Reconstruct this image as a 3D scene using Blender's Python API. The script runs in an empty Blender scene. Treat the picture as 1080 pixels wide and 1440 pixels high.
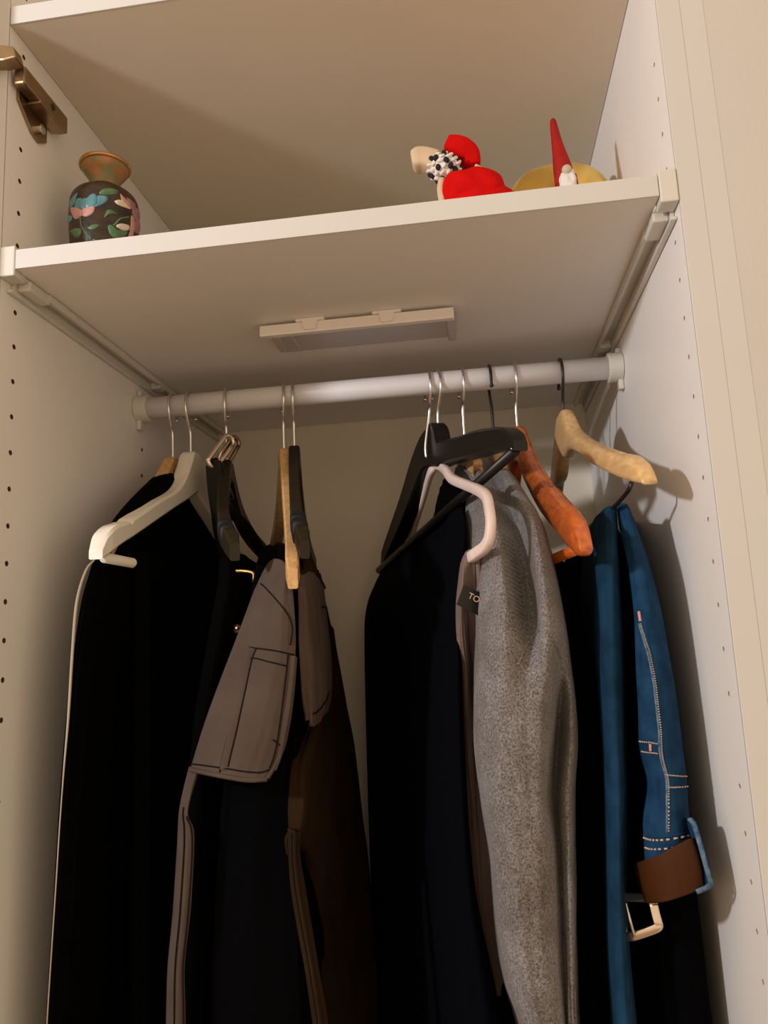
import bpy, bmesh, math, random
from mathutils import Vector, Matrix, noise
C = bpy.context.scene.collection
random.seed(7)
V = Vector
# ------------------------------------------------------------------ camera
YAW, PITCH, ROLL, FPX = -0.12106, 0.16203, -0.0480, 1052.88
cy_, sy_, cp_, sp_, cr_, sr_ = math.cos(YAW), math.sin(YAW), math.cos(PITCH), math.sin(PITCH), math.cos(ROLL), math.sin(ROLL)
FW = V((sy_*cp_, cy_*cp_, sp_)); RT0 = V((cy_, -sy_, 0)); UP0 = RT0.cross(FW)
RT = cr_*RT0 + sr_*UP0; UP = -sr_*RT0 + cr_*UP0
CAM = V((0.39282, -0.56, -0.32628))
cd = bpy.data.cameras.new('camera'); cam = bpy.data.objects.new('camera', cd); C.objects.link(cam)
cd.sensor_fit = 'VERTICAL'; cd.sensor_height = 36; cd.sensor_width = 27; cd.lens = FPX/1440*36; cd.clip_start = .01
cam.matrix_world = Matrix(((RT.x, UP.x, -FW.x, CAM.x), (RT.y, UP.y, -FW.y, CAM.y), (RT.z, UP.z, -FW.z, CAM.z), (0, 0, 0, 1)))
bpy.context.scene.camera = cam
# ------------------------------------------------------------------ world, lights, exposure
w = bpy.data.worlds.new('world'); bpy.context.scene.world = w; w.use_nodes = True
bg = w.node_tree.nodes['Background']; bg.inputs['Color'].default_value = (1.0, .76, .52, 1); bg.inputs['Strength'].default_value = .92
ld = bpy.data.lights.new('room_lamp', 'POINT'); ld.energy = 55; ld.color = (.96, .96, 1.0); ld.shadow_soft_size = .045
lo = bpy.data.objects.new('room_lamp', ld); lo.location = (-.75, -.87, .11); C.objects.link(lo)  # unseen lamp at about shelf height, position derived from the cast shadows
vs = bpy.context.scene.view_settings
bpy.context.scene.display_settings.display_device = 'sRGB'
vs.view_transform = 'Standard'; vs.look = 'None'; vs.exposure = 0; vs.gamma = 1; vs.use_curve_mapping = False

# ------------------------------------------------------------------ helpers
def ray(u, v): return RT*((u-540)/FPX) + UP*(-(v-720)/FPX) + FW
def at(u, v, Y):            # the point of depth Y that the photograph shows at (u, v)
    d = ray(u, v); return CAM + d*((Y-CAM.y)/d.y)
def atx(u, v, X):
    d = ray(u, v); return CAM + d*((X-CAM.x)/d.x)

def mat(name, col, rough=.6, metal=0, noise_amt=0, nscale=40, bump=0, bscale=200, col2=None, spec=.5, sheen=0, trans=0, coat=0, stretch=None, wave=None, bdist=.002):
    m = bpy.data.materials.new(name); m.use_nodes = True; nt = m.node_tree; N = nt.nodes; L = nt.links
    b = N['Principled BSDF']; b.inputs['Roughness'].default_value = rough; b.inputs['Metallic'].default_value = metal
    b.inputs['Specular IOR Level'].default_value = spec
    if sheen:
        b.inputs['Sheen Weight'].default_value = sheen; b.inputs['Sheen Roughness'].default_value = .5
        b.inputs['Sheen Tint'].default_value = (*col, 1)
    if trans: b.inputs['Transmission Weight'].default_value = trans
    if coat: b.inputs['Coat Weight'].default_value = coat; b.inputs['Coat Roughness'].default_value = .1
    tc = N.new('ShaderNodeTexCoord'); mp = N.new('ShaderNodeMapping'); L.new(tc.outputs['Object'], mp.inputs['Vector'])
    if stretch: mp.inputs['Scale'].default_value = stretch
    nz = N.new('ShaderNodeTexNoise'); nz.inputs['Scale'].default_value = nscale; nz.inputs['Detail'].default_value = 6
    L.new(mp.outputs['Vector'], nz.inputs['Vector'])
    c2 = col2 if col2 else tuple(c*(1-noise_amt) for c in col)
    rp = N.new('ShaderNodeValToRGB'); rp.color_ramp.elements[0].position = .32; rp.color_ramp.elements[1].position = .68
    rp.color_ramp.elements[0].color = (*c2, 1); rp.color_ramp.elements[1].color = (*col, 1)
    L.new(nz.outputs['Fac'], rp.inputs['Fac']); L.new(rp.outputs['Color'], b.inputs['Base Color'])
    if bump:
        if wave:
            nb = N.new('ShaderNodeTexWave'); nb.inputs['Scale'].default_value = bscale; nb.inputs['Distortion'].default_value = 1.5; nb.bands_direction = wave
            L.new(mp.outputs['Vector'], nb.inputs['Vector'])
        else:
            nb = N.new('ShaderNodeTexNoise'); nb.inputs['Scale'].default_value = bscale; nb.inputs['Detail'].default_value = 4
            L.new(tc.outputs['Object'], nb.inputs['Vector'])
        bp = N.new('ShaderNodeBump'); bp.inputs['Strength'].default_value = bump; bp.inputs['Distance'].default_value = bdist
        L.new(nb.outputs['Fac'], bp.inputs['Height']); L.new(bp.outputs['Normal'], b.inputs['Normal'])
    return m

M = {}
M['melamine'] = mat('melamine', (.84, .81, .78), .45, noise_amt=.02, nscale=8, bump=.03, bscale=900)
M['edge'] = mat('edge_band', (.62, .60, .575), .4, noise_amt=.02, nscale=8)
M['plastic'] = mat('white_plastic', (.66, .64, .58), .35, noise_amt=.03, nscale=20)
M['rod'] = mat('white_lacquer', (.80, .79, .82), .3, noise_amt=.02, nscale=20)
M['hole'] = mat('hole_chipboard', (.16, .08, .035), .9, noise_amt=.4, nscale=300)
M['hole_lit'] = mat('hole_board_lit', (.40, .33, .28), .9)  # paler copy of the bore colour: lamp light painted into the right-hand holes
M['wall'] = mat('painted_wall', (.60, .57, .53), .8, noise_amt=.03, nscale=6, bump=.1, bscale=300)
M['floor'] = mat('floor_boards', (.42, .29, .18), .45, noise_amt=.3, nscale=6, stretch=(1, 12, 1))
M['nickel'] = mat('nickel', (.42, .30, .18), .32, 1, noise_amt=.25, nscale=60)
M['steel'] = mat('chrome_wire', (.75, .73, .70), .22, 1)
M['blackwire'] = mat('black_wire', (.012, .010, .010), .35)
M['lamp_white'] = mat('lamp_white', (.88, .83, .78), .4)
M['lamp_clear'] = mat('lamp_clear', (.80, .74, .74), .25, trans=.55)
M['white_hanger'] = mat('white_hanger_paint', (.80, .76, .66), .45, noise_amt=.04, nscale=30)
M['oak'] = mat('light_wood', (.70, .43, .19), .4, col2=(.54, .30, .12), nscale=18, stretch=(14, 2, 14), coat=.25)
M['pine'] = mat('pine_wood', (.78, .52, .24), .38, col2=(.64, .38, .15), nscale=14, stretch=(16, 2, 16), coat=.4)
M['cherry'] = mat('orange_lacquered_wood', (.62, .15, .018), .25, col2=(.42, .07, .01), nscale=12, stretch=(14, 2, 14), coat=.7)
M['black_plastic'] = mat('black_plastic', (.006, .005, .004), .38, noise_amt=.1, nscale=30, spec=.35)
M['brownblack'] = mat('smoky_plastic', (.024, .016, .007), .45, noise_amt=.3, nscale=20, spec=.2)
M['rubber'] = mat('rubber_pad', (.006, .006, .007), .6, spec=.3)
M['pink'] = mat('blush_plastic', (.78, .62, .57), .5, noise_amt=.04, nscale=30)
M['black'] = mat('black_wool', (.0012, .0011, .0012), .95, bump=.15, bscale=900, spec=.03)
M['black2'] = mat('black_cotton', (.0014, .0014, .0018), .9, bump=.12, bscale=700, spec=.03)
M['navy'] = mat('dark_navy', (.0016, .0019, .0034), .9, bump=.15, bscale=700, spec=.04)
M['trim'] = mat('cream_piping', (.42, .35, .27), .8)
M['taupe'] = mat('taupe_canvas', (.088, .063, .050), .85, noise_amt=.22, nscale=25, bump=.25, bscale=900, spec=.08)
M['taupe_shaded'] = mat('taupe_canvas_shaded', (.030, .016, .007), .9, noise_amt=.4, nscale=16, bump=.25, bscale=900, spec=.05)  # darker copy of the taupe canvas, its shade put into the colour
M['thread'] = mat('dark_thread', (.012, .009, .008), .9, spec=.05)
M['rose_taupe'] = mat('rose_taupe_knit', (.19, .135, .12), .9, noise_amt=.15, nscale=40, bump=.2, bscale=600, spec=.1)
M['denim'] = mat('blue_denim', (.014, .058, .130), .85, col2=(.008, .032, .078), nscale=60, bump=.3, bscale=900, spec=.08)
M['denim_light'] = mat('denim_pale_edge', (.16, .22, .29), .9, col2=(.04, .09, .17), nscale=260, spec=.1)  # paler mottled blue for the outer seam and waistband edge
M['denim_shaded'] = mat('blue_denim_shaded', (.012, .050, .105), .85, col2=(.006, .027, .055), nscale=45, bump=.3, bscale=900, spec=.08)  # rear leg of the same jeans; shadow tone painted into its blue
M['stitch'] = mat('pale_thread', (.55, .42, .33), .9)
M['pinktab'] = mat('pink_tack', (.60, .30, .24), .9)
M['leather'] = mat('brown_leather', (.060, .018, .0022), .55, col2=(.044, .012, .0015), nscale=12, bump=.15, bscale=500, spec=.2)
M['brass'] = mat('pale_brass', (.80, .66, .54), .3, 1)
M['gold'] = mat('gold_paint', (.95, .66, .16), .30, .6, noise_amt=.10, nscale=30, bump=.03, bscale=80)
M['red'] = mat('red_felt', (.62, .004, .003), .9, noise_amt=.15, nscale=50, bump=.3, bscale=500, spec=.1)
M['redclay'] = mat('red_painted_clay', (.40, .012, .007), .65, noise_amt=.3, nscale=60, spec=.25)
M['cream'] = mat('cream_felt', (.66, .50, .34), .9, noise_amt=.1, nscale=60, bump=.2, bscale=500, spec=.1)
M['white_wool'] = mat('white_wool', (.78, .74, .70), .9, bump=.3, bscale=400)
M['black_wool'] = mat('black_yarn', (.012, .008, .012), .9)
M['clay'] = mat('grey_clay', (.55, .46, .34), .7)
M['cloisonne'] = mat('bronze_cloisonne', (.060, .026, .008), .35, col2=(.005, .004, .004), nscale=55, bump=.2, bscale=500)
M['vase_gold'] = mat('vase_gilt', (.62, .33, .10), .32, .8, noise_amt=.3, nscale=60)
M['enamel_neck'] = mat('enamel_neck', (.42, .15, .05), .35, col2=(.14, .17, .06), nscale=90)
M['en_blue'] = mat('enamel_blue', (.11, .30, .36), .35, noise_amt=.3, nscale=90)
M['en_pink'] = mat('enamel_pink', (.62, .33, .30), .35, noise_amt=.25, nscale=120)
M['en_mauve'] = mat('enamel_mauve', (.36, .17, .20), .35, noise_amt=.25, nscale=120)
M['en_green'] = mat('enamel_green', (.10, .22, .09), .35, noise_amt=.35, nscale=120)
M['en_cream'] = mat('enamel_cream', (.70, .60, .48), .35)

def knit_material():
    m = bpy.data.materials.new('grey_heather_knit'); m.use_nodes = True; nt = m.node_tree; N = nt.nodes; L = nt.links
    b = N['Principled BSDF']; b.inputs['Roughness'].default_value = .95; b.inputs['Specular IOR Level'].default_value = .1
    b.inputs['Sheen Weight'].default_value = .15
    tc = N.new('ShaderNodeTexCoord')
    n1 = N.new('ShaderNodeTexNoise'); n1.inputs['Scale'].default_value = 620; n1.inputs['Detail'].default_value = 5
    n2 = N.new('ShaderNodeTexNoise'); n2.inputs['Scale'].default_value = 28; n2.inputs['Detail'].default_value = 5
    r1 = N.new('ShaderNodeValToRGB'); e = r1.color_ramp.elements
    e[0].position = .30; e[0].color = (.085, .077, .074, 1); e[1].position = .66; e[1].color = (.31, .292, .297, 1)
    r2 = N.new('ShaderNodeValToRGB'); r2.color_ramp.elements[0].color = (.70, .66, .62, 1); r2.color_ramp.elements[1].color = (1, 1, 1, 1)
    r2.color_ramp.elements[0].position = .35; r2.color_ramp.elements[1].position = .65
    mx = N.new('ShaderNodeMix'); mx.data_type = 'RGBA'; mx.blend_type = 'MULTIPLY'; mx.inputs['Factor'].default_value = 1
    for n in (n1, n2): L.new(tc.outputs['Object'], n.inputs['Vector'])
    L.new(n1.outputs['Fac'], r1.inputs['Fac']); L.new(n2.outputs['Fac'], r2.inputs['Fac'])
    L.new(r1.outputs['Color'], mx.inputs['A']); L.new(r2.outputs['Color'], mx.inputs['B']); L.new(mx.outputs['Result'], b.inputs['Base Color'])
    bp = N.new('ShaderNodeBump'); bp.inputs['Strength'].default_value = .7; bp.inputs['Distance'].default_value = .0015
    L.new(n1.outputs['Fac'], bp.inputs['Height']); L.new(bp.outputs['Normal'], b.inputs['Normal'])
    return m
M['knit'] = knit_material()

def obj(name, bm, m, parent=None, smooth=False, bevel=0):
    me = bpy.data.meshes.new(name)
    bmesh.ops.recalc_face_normals(bm, faces=bm.faces)
    bm.to_mesh(me); bm.free()
    for mm in (m if isinstance(m, (list, tuple)) else [m]): me.materials.append(mm)
    if smooth:
        for p in me.polygons: p.use_smooth = True
    o = bpy.data.objects.new(name, me); C.objects.link(o)
    if parent: o.parent = parent; o.matrix_parent_inverse = Matrix.Identity(4)
    if bevel:
        md = o.modifiers.new('bevel', 'BEVEL'); md.width = bevel; md.segments = 2; md.limit_method = 'ANGLE'
    return o
def thing(name, label, cat, group=None, loc=(0, 0, 0)):
    o = bpy.data.objects.new(name, None); C.objects.link(o); o.location = loc; o.empty_display_size = .02
    o['label'] = label; o['category'] = cat
    if group: o['group'] = group
    return o
def struct(o): o['kind'] = 'structure'; return o
def lab(o, s): o['label'] = s; return o
def box(bm, x0, x1, y0, y1, z0, z1):
    vs_ = [bm.verts.new(p) for p in ((x0,y0,z0),(x1,y0,z0),(x1,y1,z0),(x0,y1,z0),(x0,y0,z1),(x1,y0,z1),(x1,y1,z1),(x0,y1,z1))]
    for f in ((0,3,2,1),(4,5,6,7),(0,1,5,4),(1,2,6,5),(2,3,7,6),(3,0,4,7)): bm.faces.new([vs_[i] for i in f])
    return bm
def bx(*a): return box(bmesh.new(), *a)
def prism(pts, axis, a, b, bm=None):
    # extrude a 2D polygon along an axis
    bm = bm or bmesh.new()
    def P(p, t): return {'x': (t, p[0], p[1]), 'y': (p[0], t, p[1]), 'z': (p[0], p[1], t)}[axis]
    A = [bm.verts.new(P(p, a)) for p in pts]; B = [bm.verts.new(P(p, b)) for p in pts]
    bm.faces.new(A); bm.faces.new(list(reversed(B)))
    for i in range(len(pts)): j = (i+1) % len(pts); bm.faces.new([A[i], A[j], B[j], B[i]])
    return bm
def cr(p0, p1, p2, p3, t):
    return .5*((2*p1)+(p2-p0)*t+(2*p0-5*p1+4*p2-p3)*t*t+(3*p1-p0-3*p2+p3)*t**3)
def spline(pts, n, closed=False):
    out = []; k = len(pts); segs = k if closed else k-1
    for i in range(n + (0 if closed else 1)):
        x = i*segs/n; s = min(int(x), segs-1); t = x-s
        g = (lambda j: pts[j % k]) if closed else (lambda j: pts[max(0, min(k-1, j))])
        if not closed:
            a = 2*pts[0]-pts[1] if s == 0 else pts[s-1]
            d = 2*pts[-1]-pts[-2] if s+2 > k-1 else pts[s+2]
        else: a, d = g(s-1), g(s+2)
        out.append(cr(a, g(s), g(s+1), d, t))
    return out
def sweep(path, rw, rh=None, side=None, n=10, bm=None, taper=None, square=False, caps=True):
    # a tube along a path; rw across «side», rh the other way
    bm = bm or bmesh.new(); rh = rh or rw; rings = []
    k = len(path); prev = None
    for i, p in enumerate(path):
        t = (path[min(i+1, k-1)]-path[max(i-1, 0)]).normalized()
        if side is not None: a = side - t*side.dot(t)
        else:
            a = prev if prev is not None else (V((0, 0, 1)) if abs(t.z) < .9 else V((1, 0, 0)))
            a = a - t*a.dot(t)
        a.normalize(); b = t.cross(a); prev = a
        f = taper(i/(k-1)) if taper else 1
        f = f if isinstance(f, tuple) else (f, f)
        ring = []
        for j in range(n):
            an = 2*math.pi*j/n; c, s = math.cos(an), math.sin(an)
            if square:
                e = .45; c = math.copysign(abs(c)**e, c); s = math.copysign(abs(s)**e, s)
            ring.append(bm.verts.new(p + a*(c*rw*f[0]) + b*(s*rh*f[1])))
        rings.append(ring)
    for r0, r1 in zip(rings, rings[1:]):
        for j in range(n): bm.faces.new([r0[j], r0[(j+1) % n], r1[(j+1) % n], r1[j]])
    if caps:
        bm.faces.new(list(reversed(rings[0]))); bm.faces.new(rings[-1])
    return bm
def lathe(prof, c, n=48, bm=None, sx=1, sy=1):
    bm = bm or bmesh.new(); rings = []
    for r, z in prof:
        if r < 1e-6: rings.append([bm.verts.new((c[0], c[1], c[2]+z))])
        else: rings.append([bm.verts.new((c[0]+r*sx*math.cos(2*math.pi*j/n), c[1]+r*sy*math.sin(2*math.pi*j/n), c[2]+z)) for j in range(n)])
    for a, b in zip(rings, rings[1:]):
        for j in range(n):
            k = (j+1) % n
            if len(a) == 1 and len(b) > 1: bm.faces.new([a[0], b[j], b[k]])
            elif len(b) == 1 and len(a) > 1: bm.faces.new([a[j], a[k], b[0]])
            elif len(a) > 1: bm.faces.new([a[j], a[k], b[k], b[j]])
    return bm
def blob(c, r, rot=None, lump=0, seed=0, bm=None, sub=4):
    bm = bm or bmesh.new()
    res = bmesh.ops.create_icosphere(bm, subdivisions=sub, radius=1)
    for v in res['verts']:
        p = v.co.copy(); k = 1+lump*noise.noise(p*1.7+V((seed, 0, 0)))
        p = V((p.x*r[0]*k, p.y*r[1]*k, p.z*r[2]*k))
        if rot: p = rot @ p
        v.co = p+V(c)
    return bm

def project(p):
    d = p-CAM; z = d.dot(FW); return 540+FPX*d.dot(RT)/z, 720-FPX*d.dot(UP)/z
class Sheet:
    # cloth surface through a grid of control points, wrinkled along its normal
    def __init__(s, rows, nu=48, nv=90, wr=.002, fs=(9, 2.2), seed=0, closed=False, flat_edge=True):
        s.closed = closed
        rr = [spline(r, nu, closed) for r in rows]
        cols = [spline([r[j] for r in rr], nv) for j in range(len(rr[0]))]
        s.g = [[cols[j][i] for j in range(len(cols))] for i in range(nv+1)]
        s.nr = nv+1; s.nc = len(cols)
        s.n = [[s._norm(i, j) for j in range(s.nc)] for i in range(s.nr)]
        if wr:
            for i in range(s.nr):
                for j in range(s.nc):
                    p = s.g[i][j]
                    u = 2*math.pi*j/s.nc if closed else j/(s.nc-1)*3
                    q = V((math.cos(u)*fs[0]*.25+seed, math.sin(u)*fs[0]*.25, p.z*fs[1])) if closed else V((u*fs[0]*.33+seed, .3, p.z*fs[1]))
                    d = noise.noise(q)+.45*noise.noise(q*2.3+V((5, 5, 5)))
                    s.g[i][j] = p + s.n[i][j]*(d*wr)
            s.n = [[s._norm(i, j) for j in range(s.nc)] for i in range(s.nr)]
    def _norm(s, i, j):
        if s.closed: a, b = s.g[i][(j+1) % s.nc], s.g[i][(j-1) % s.nc]
        else: a, b = s.g[i][min(j+1, s.nc-1)], s.g[i][max(j-1, 0)]
        c, d = s.g[min(i+1, s.nr-1)][j], s.g[max(i-1, 0)][j]
        n = (a-b).cross(d-c)
        n = n.normalized() if n.length > 1e-12 else V((0, -1, 0))
        return n
    def P(s, a, b, off=0):     # a across 0..1, b down 0..1
        x = max(0, min(1, a))*(s.nc-1); y = max(0, min(1, b))*(s.nr-1)
        j = min(int(x), s.nc-2); i = min(int(y), s.nr-2); x -= j; y -= i
        f = lambda G: (G[i][j]*(1-x)+G[i][j+1]*x)*(1-y)+(G[i+1][j]*(1-x)+G[i+1][j+1]*x)*y
        return f(s.g)+f(s.n).normalized()*off
    def locate(s, u, v):       # cloth coordinates of the seam point seen at (u, v)
        best = None
        for i in range(s.nr):
            for j in range(s.nc):
                x, y = project(s.g[i][j]); e = (x-u)**2+(y-v)**2
                if best is None or e < best[0]: best = (e, j/(s.nc-1), i/(s.nr-1))
        e, a0, b0 = best
        for p in range(-6, 7):
            for q in range(-6, 7):
                a = a0+p/6/(s.nc-1); b = b0+q/6/(s.nr-1)
                if not (0 <= a <= 1 and 0 <= b <= 1): continue
                x, y = project(s.P(a, b)); k = (x-u)**2+(y-v)**2
                if k < best[0]: best = (k, a, b)
        return best[1], best[2]
    def mesh(s, thick=.003):
        bm = bmesh.new(); F = [[bm.verts.new(p) for p in r] for r in s.g]
        nr, nc = s.nr, s.nc
        if s.closed:
            for i in range(nr-1):
                for j in range(nc): k = (j+1) % nc; bm.faces.new([F[i][j], F[i][k], F[i+1][k], F[i+1][j]])
            for r, rev in ((F[0], False), (F[-1], True)):
                c = bm.verts.new(sum((v.co for v in r), V((0, 0, 0)))/nc)
                for j in range(nc): bm.faces.new([r[j], r[(j+1) % nc], c])
            return bm
        B = [[bm.verts.new(s.g[i][j]-s.n[i][j]*thick) for j in range(nc)] for i in range(nr)]
        for i in range(nr-1):
            for j in range(nc-1):
                bm.faces.new([F[i][j], F[i][j+1], F[i+1][j+1], F[i+1][j]])
                bm.faces.new([B[i][j], B[i+1][j], B[i+1][j+1], B[i][j+1]])
        for j in range(nc-1):
            bm.faces.new([F[0][j], B[0][j], B[0][j+1], F[0][j+1]]); bm.faces.new([F[-1][j], F[-1][j+1], B[-1][j+1], B[-1][j]])
        for i in range(nr-1):
            bm.faces.new([F[i][0], F[i+1][0], B[i+1][0], B[i][0]]); bm.faces.new([F[i][-1], B[i][-1], B[i+1][-1], F[i+1][-1]])
        return bm
def stitch_line(sh, pts, n=40, r=.0006, off=.0006, dash=False, bm=None):
    # raised seam or dashed stitches following the cloth
    path = []
    ps = spline([V((a, b, 0)) for a, b in pts], n)
    path = [sh.P(p.x, p.y, off) for p in ps]
    bm = bm or bmesh.new()
    if not dash: return sweep(path, r, n=5, bm=bm)
    for i in range(0, len(path)-1, 2): sweep([path[i], path[i].lerp(path[i+1], .5), path[i+1]], r, n=5, bm=bm)
    return bm

# ------------------------------------------------------------------ the wardrobe and the room
W = .56677; YB = .5460; ZU = .24307; YF = .0018; ZBOT = -1.30; ZTOP = .75; FLOOR = -1.85
YH = .02356; Z0 = .16363
HL = [(YH, Z0-.032*k) for k in range(-12, 40) if k not in (5, 18, -3) and not (-1 <= k <= 0)]
def panel(x, sg, holes_by_col, name):
    # side panel whose pin holes are real bores
    bm = bmesh.new(); c = .006; cols = sorted(holes_by_col); zs0, zs1 = ZBOT, ZTOP
    def q(y0, y1, z0, z1):
        bm.faces.new([bm.verts.new((x, a, b)) for a, b in ((y0, z0), (y1, z0), (y1, z1), (y0, z1))])
    y = YF
    for col in cols:
        q(y, col-c, zs0, zs1); z = zs0
        for hz in sorted(holes_by_col[col]):
            q(col-c, col+c, z, hz-c); z = hz+c
            n = 16; ring = []; deep = []; outer = []
            for i in range(n):
                a = 2*math.pi*i/n+math.pi/4; rr = .0024 if sg > 0 else .0019
                ring.append(bm.verts.new((x, col+rr*math.cos(a), hz+rr*math.sin(a))))
                deep.append(bm.verts.new((x-sg*.010, col+rr*math.cos(a), hz+rr*math.sin(a))))
                m_ = max(abs(math.cos(a)), abs(math.sin(a)))
                outer.append(bm.verts.new((x, col+c*math.cos(a)/m_, hz+c*math.sin(a)/m_)))
            for i in range(n):
                j = (i+1) % n
                bm.faces.new([ring[i], ring[j], outer[j], outer[i]])
                bm.faces.new([ring[i], deep[i], deep[j], ring[j]]).material_index = 1
            bm.faces.new(deep).material_index = 1
        q(col-c, col+c, z, zs1); y = col+c
    q(y, YB+.02, zs0, zs1)
    xo = x-sg*.018; xf = x-sg*.0004
    # outer face, ends and back
    for a in (((xo, YF, zs0), (xo, YB+.02, zs0), (xo, YB+.02, zs1), (xo, YF, zs1)), ((x, YB+.02, zs0), (xo, YB+.02, zs0), (xo, YB+.02, zs1), (x, YB+.02, zs1)),
              ((x, YF, zs0), (xo, YF, zs0), (xo, YB+.02, zs0), (x, YB+.02, zs0)), ((x, YF, zs1), (xo, YF, zs1), (xo, YB+.02, zs1), (x, YB+.02, zs1))):
        bm.faces.new([bm.verts.new(p) for p in a])
    me = bpy.data.meshes.new(name); bm.to_mesh(me); bm.free(); me.materials.append(M['melamine']); me.materials.append(M['hole'] if sg > 0 else M['hole_lit'])
    o = bpy.data.objects.new(name, me); C.objects.link(o); return o
ward = thing('wardrobe', 'white open wardrobe with drilled side panels, two shelves and a hanging rail', 'wardrobe', loc=(0, 0, 0))
for x, sg, cols in ((0, 1, {YH: [h[1] for h in HL], .2778: [Z0-.032*8, Z0-.032*9]}), (W, -1, {YH: [h[1] for h in HL]})):
    p = panel(x, sg, cols, 'side_panel'); p.parent = ward
    x0, x1 = sorted((x-sg*.0182, x))
    obj('edge_strip', bx(x0, x1, YF-.0016, YF, ZBOT, ZTOP), M['edge'], p, bevel=.0005)
M['back_board'] = mat('back_board', (.88, .80, .66), .6, noise_amt=.02, nscale=8)
obj('back_panel', bx(-.018, W+.018, YB+.004, YB+.010, ZBOT, ZTOP), M['back_board'], ward)
M['shaded_board'] = mat('shaded_board', (.70, .62, .50), .5, noise_amt=.03, nscale=8)  # darkened tan paints shade in, offsetting lamp light on the upper shelf's underside
s_up = obj('upper_shelf', bx(.0006, W-.0006, .0025, YB, ZU, ZU+.018), M['shaded_board'], ward)
obj('shelf_edge', bx(.0006, W-.0006, .0008, .0025, ZU-.0002, ZU+.0182), M['edge'], s_up, bevel=.0004)
G = .0147
s_lo = obj('shelf', bx(G, W-G, .0010, YB, 0, .0173), M['melamine'], ward)
obj('shelf_edge', bx(G, W-G, -.0006, .0010, -.0002, .0175), M['edge'], s_lo, bevel=.0004)
obj('top_panel', bx(0, W, YF, YB, ZTOP-.018, ZTOP), M['melamine'], ward)
obj('bottom_panel', bx(0, W, YF, YB, ZBOT, ZBOT+.018), M['melamine'], ward)
obj('plinth', bx(0, W, .03, .048, FLOOR, ZBOT), M['edge'], ward)
for x, sg in ((0, 1), (W, -1)):
    X = lambda d: x+sg*d
    def rb(d0, d1, y0, y1, z0, z1, bm=None): a, b = sorted((X(d0), X(d1))); return box(bm or bmesh.new(), a, b, y0, y1, z0, z1)
    bm = rb(.0003, .0142, -.0010, .016, -.006, .0215)               # front cap
    br = obj('shelf_bracket', bm, M['plastic'], ward, bevel=.0012)
    bm = rb(.0003, .0035, .016, YB-.004, -.014, .018); rb(.0035, .0140, .016, YB-.004, -.0028, -.0006, bm)
    obj('rail_profile', bm, M['plastic'], br, bevel=.0006)
    bm = rb(.0003, .0050, .010, YB-.006, -.0155, -.0125); rb(.0128, .0168, .050, YB-.006, -.0075, -.0006, bm)
    obj('rail_lip', bm, M['plastic'], br, bevel=.001)
    bm = rb(.0035, .0160, .020, .052, -.0105, -.001)
    obj('front_block', bm, M['plastic'], br, bevel=.0015)
    bm = rb(.0035, .0160, .292, .308, -.0115, -.001)
    obj('middle_block', bm, M['plastic'], br, bevel=.0015)
# hanging rail
YR, ZR, RR = .266, -.045, .0128
rail = obj('hanging_rod', sweep([V((.003, YR, ZR)), V((W*.5, YR, ZR)), V((W-.003, YR, ZR))], RR, n=40), M['rod'], ward, smooth=False)
for p in rail.data.polygons: p.use_smooth = len(p.vertices) == 4
for x, sg in ((0, 1), (W, -1)):
    bm = sweep([V((x+sg*.0003, YR, ZR)), V((x+sg*.008, YR, ZR)), V((x+sg*.016, YR, ZR))], .0165, n=32)
    box(bm, *sorted((x+sg*.0004, x+sg*.006)), YR-.005, YR+.005, ZR-.0265, ZR-.010)
    box(bm, *sorted((x+sg*.0004, x+sg*.006)), YR-.004, YR+.004, ZR+.010, ZR+.0215)
    obj('rod_socket', bm, M['plastic'], rail, bevel=.0012)
dr = obj('door', bx(-.0185-.022-.40, -.0185-.022, -.052, -.034, ZBOT, ZTOP), M['edge'], ward, bevel=.001)
# hinge on the left panel
hg = obj('hinge', prism([(.014, .196), (.052, .190), (.060, .178), (.060, .163), (.048, .155), (.036, .158), (.014, .176)], 'x', .0003, .003), M['nickel'], ward, bevel=.0008)
bm = bmesh.new(); box(bm, .0035, .0145, .004, .077, .1835, .2015)
obj('hinge_arm', bm, M['nickel'], hg, bevel=.0018)
bm = bmesh.new(); box(bm, .0030, .0165, .026, .070, .180, .1834); obj('arm_flange', bm, M['nickel'], hg, bevel=.0008)
bm = sweep([V((.003, .046, .168)), V((.005, .046, .168)), V((.0075, .046, .168))], .0048, n=16); box(bm, .0075, .0080, .0425, .0495, .1674, .1686)
obj('screw', bm, M['steel'], hg, bevel=.0005)
bm = sweep([V((.0146, .050, .1935)), V((.0150, .050, .1935))], .0032, n=14); obj('slot', bm, M['blackwire'], hg)
bm = prism([(-.045, .224), (-.008, .213), (.013, .2075), (.016, .196), (.004, .1945), (-.012, .196), (-.045, .200)], 'y', -.012, .0015)
obj('hinge_link', bm, M['nickel'], hg, bevel=.0015)
bm = prism([(-.024, .2135), (-.004, .207), (-.0045, .2035), (-.024, .2075)], 'y', -.0106, -.0100); obj('link_slot', bm, M['blackwire'], hg)
# the room
fl = struct(obj('floor', bx(-3, 2.5, -3.2, .7, FLOOR-.02, FLOOR), M['floor']))
tr = struct(obj('trim_1', bx(W+.01825, W+.036, .0003, .02, FLOOR, 1.0), M['edge'], bevel=.0002))
box_w = bx(W+.03605, W+1.2, .0005, .10, FLOOR, 1.0)
wr_ = struct(obj('wall_right', box_w, M['wall'], bevel=.0002))
for p in wr_.data.polygons: pass

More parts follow.
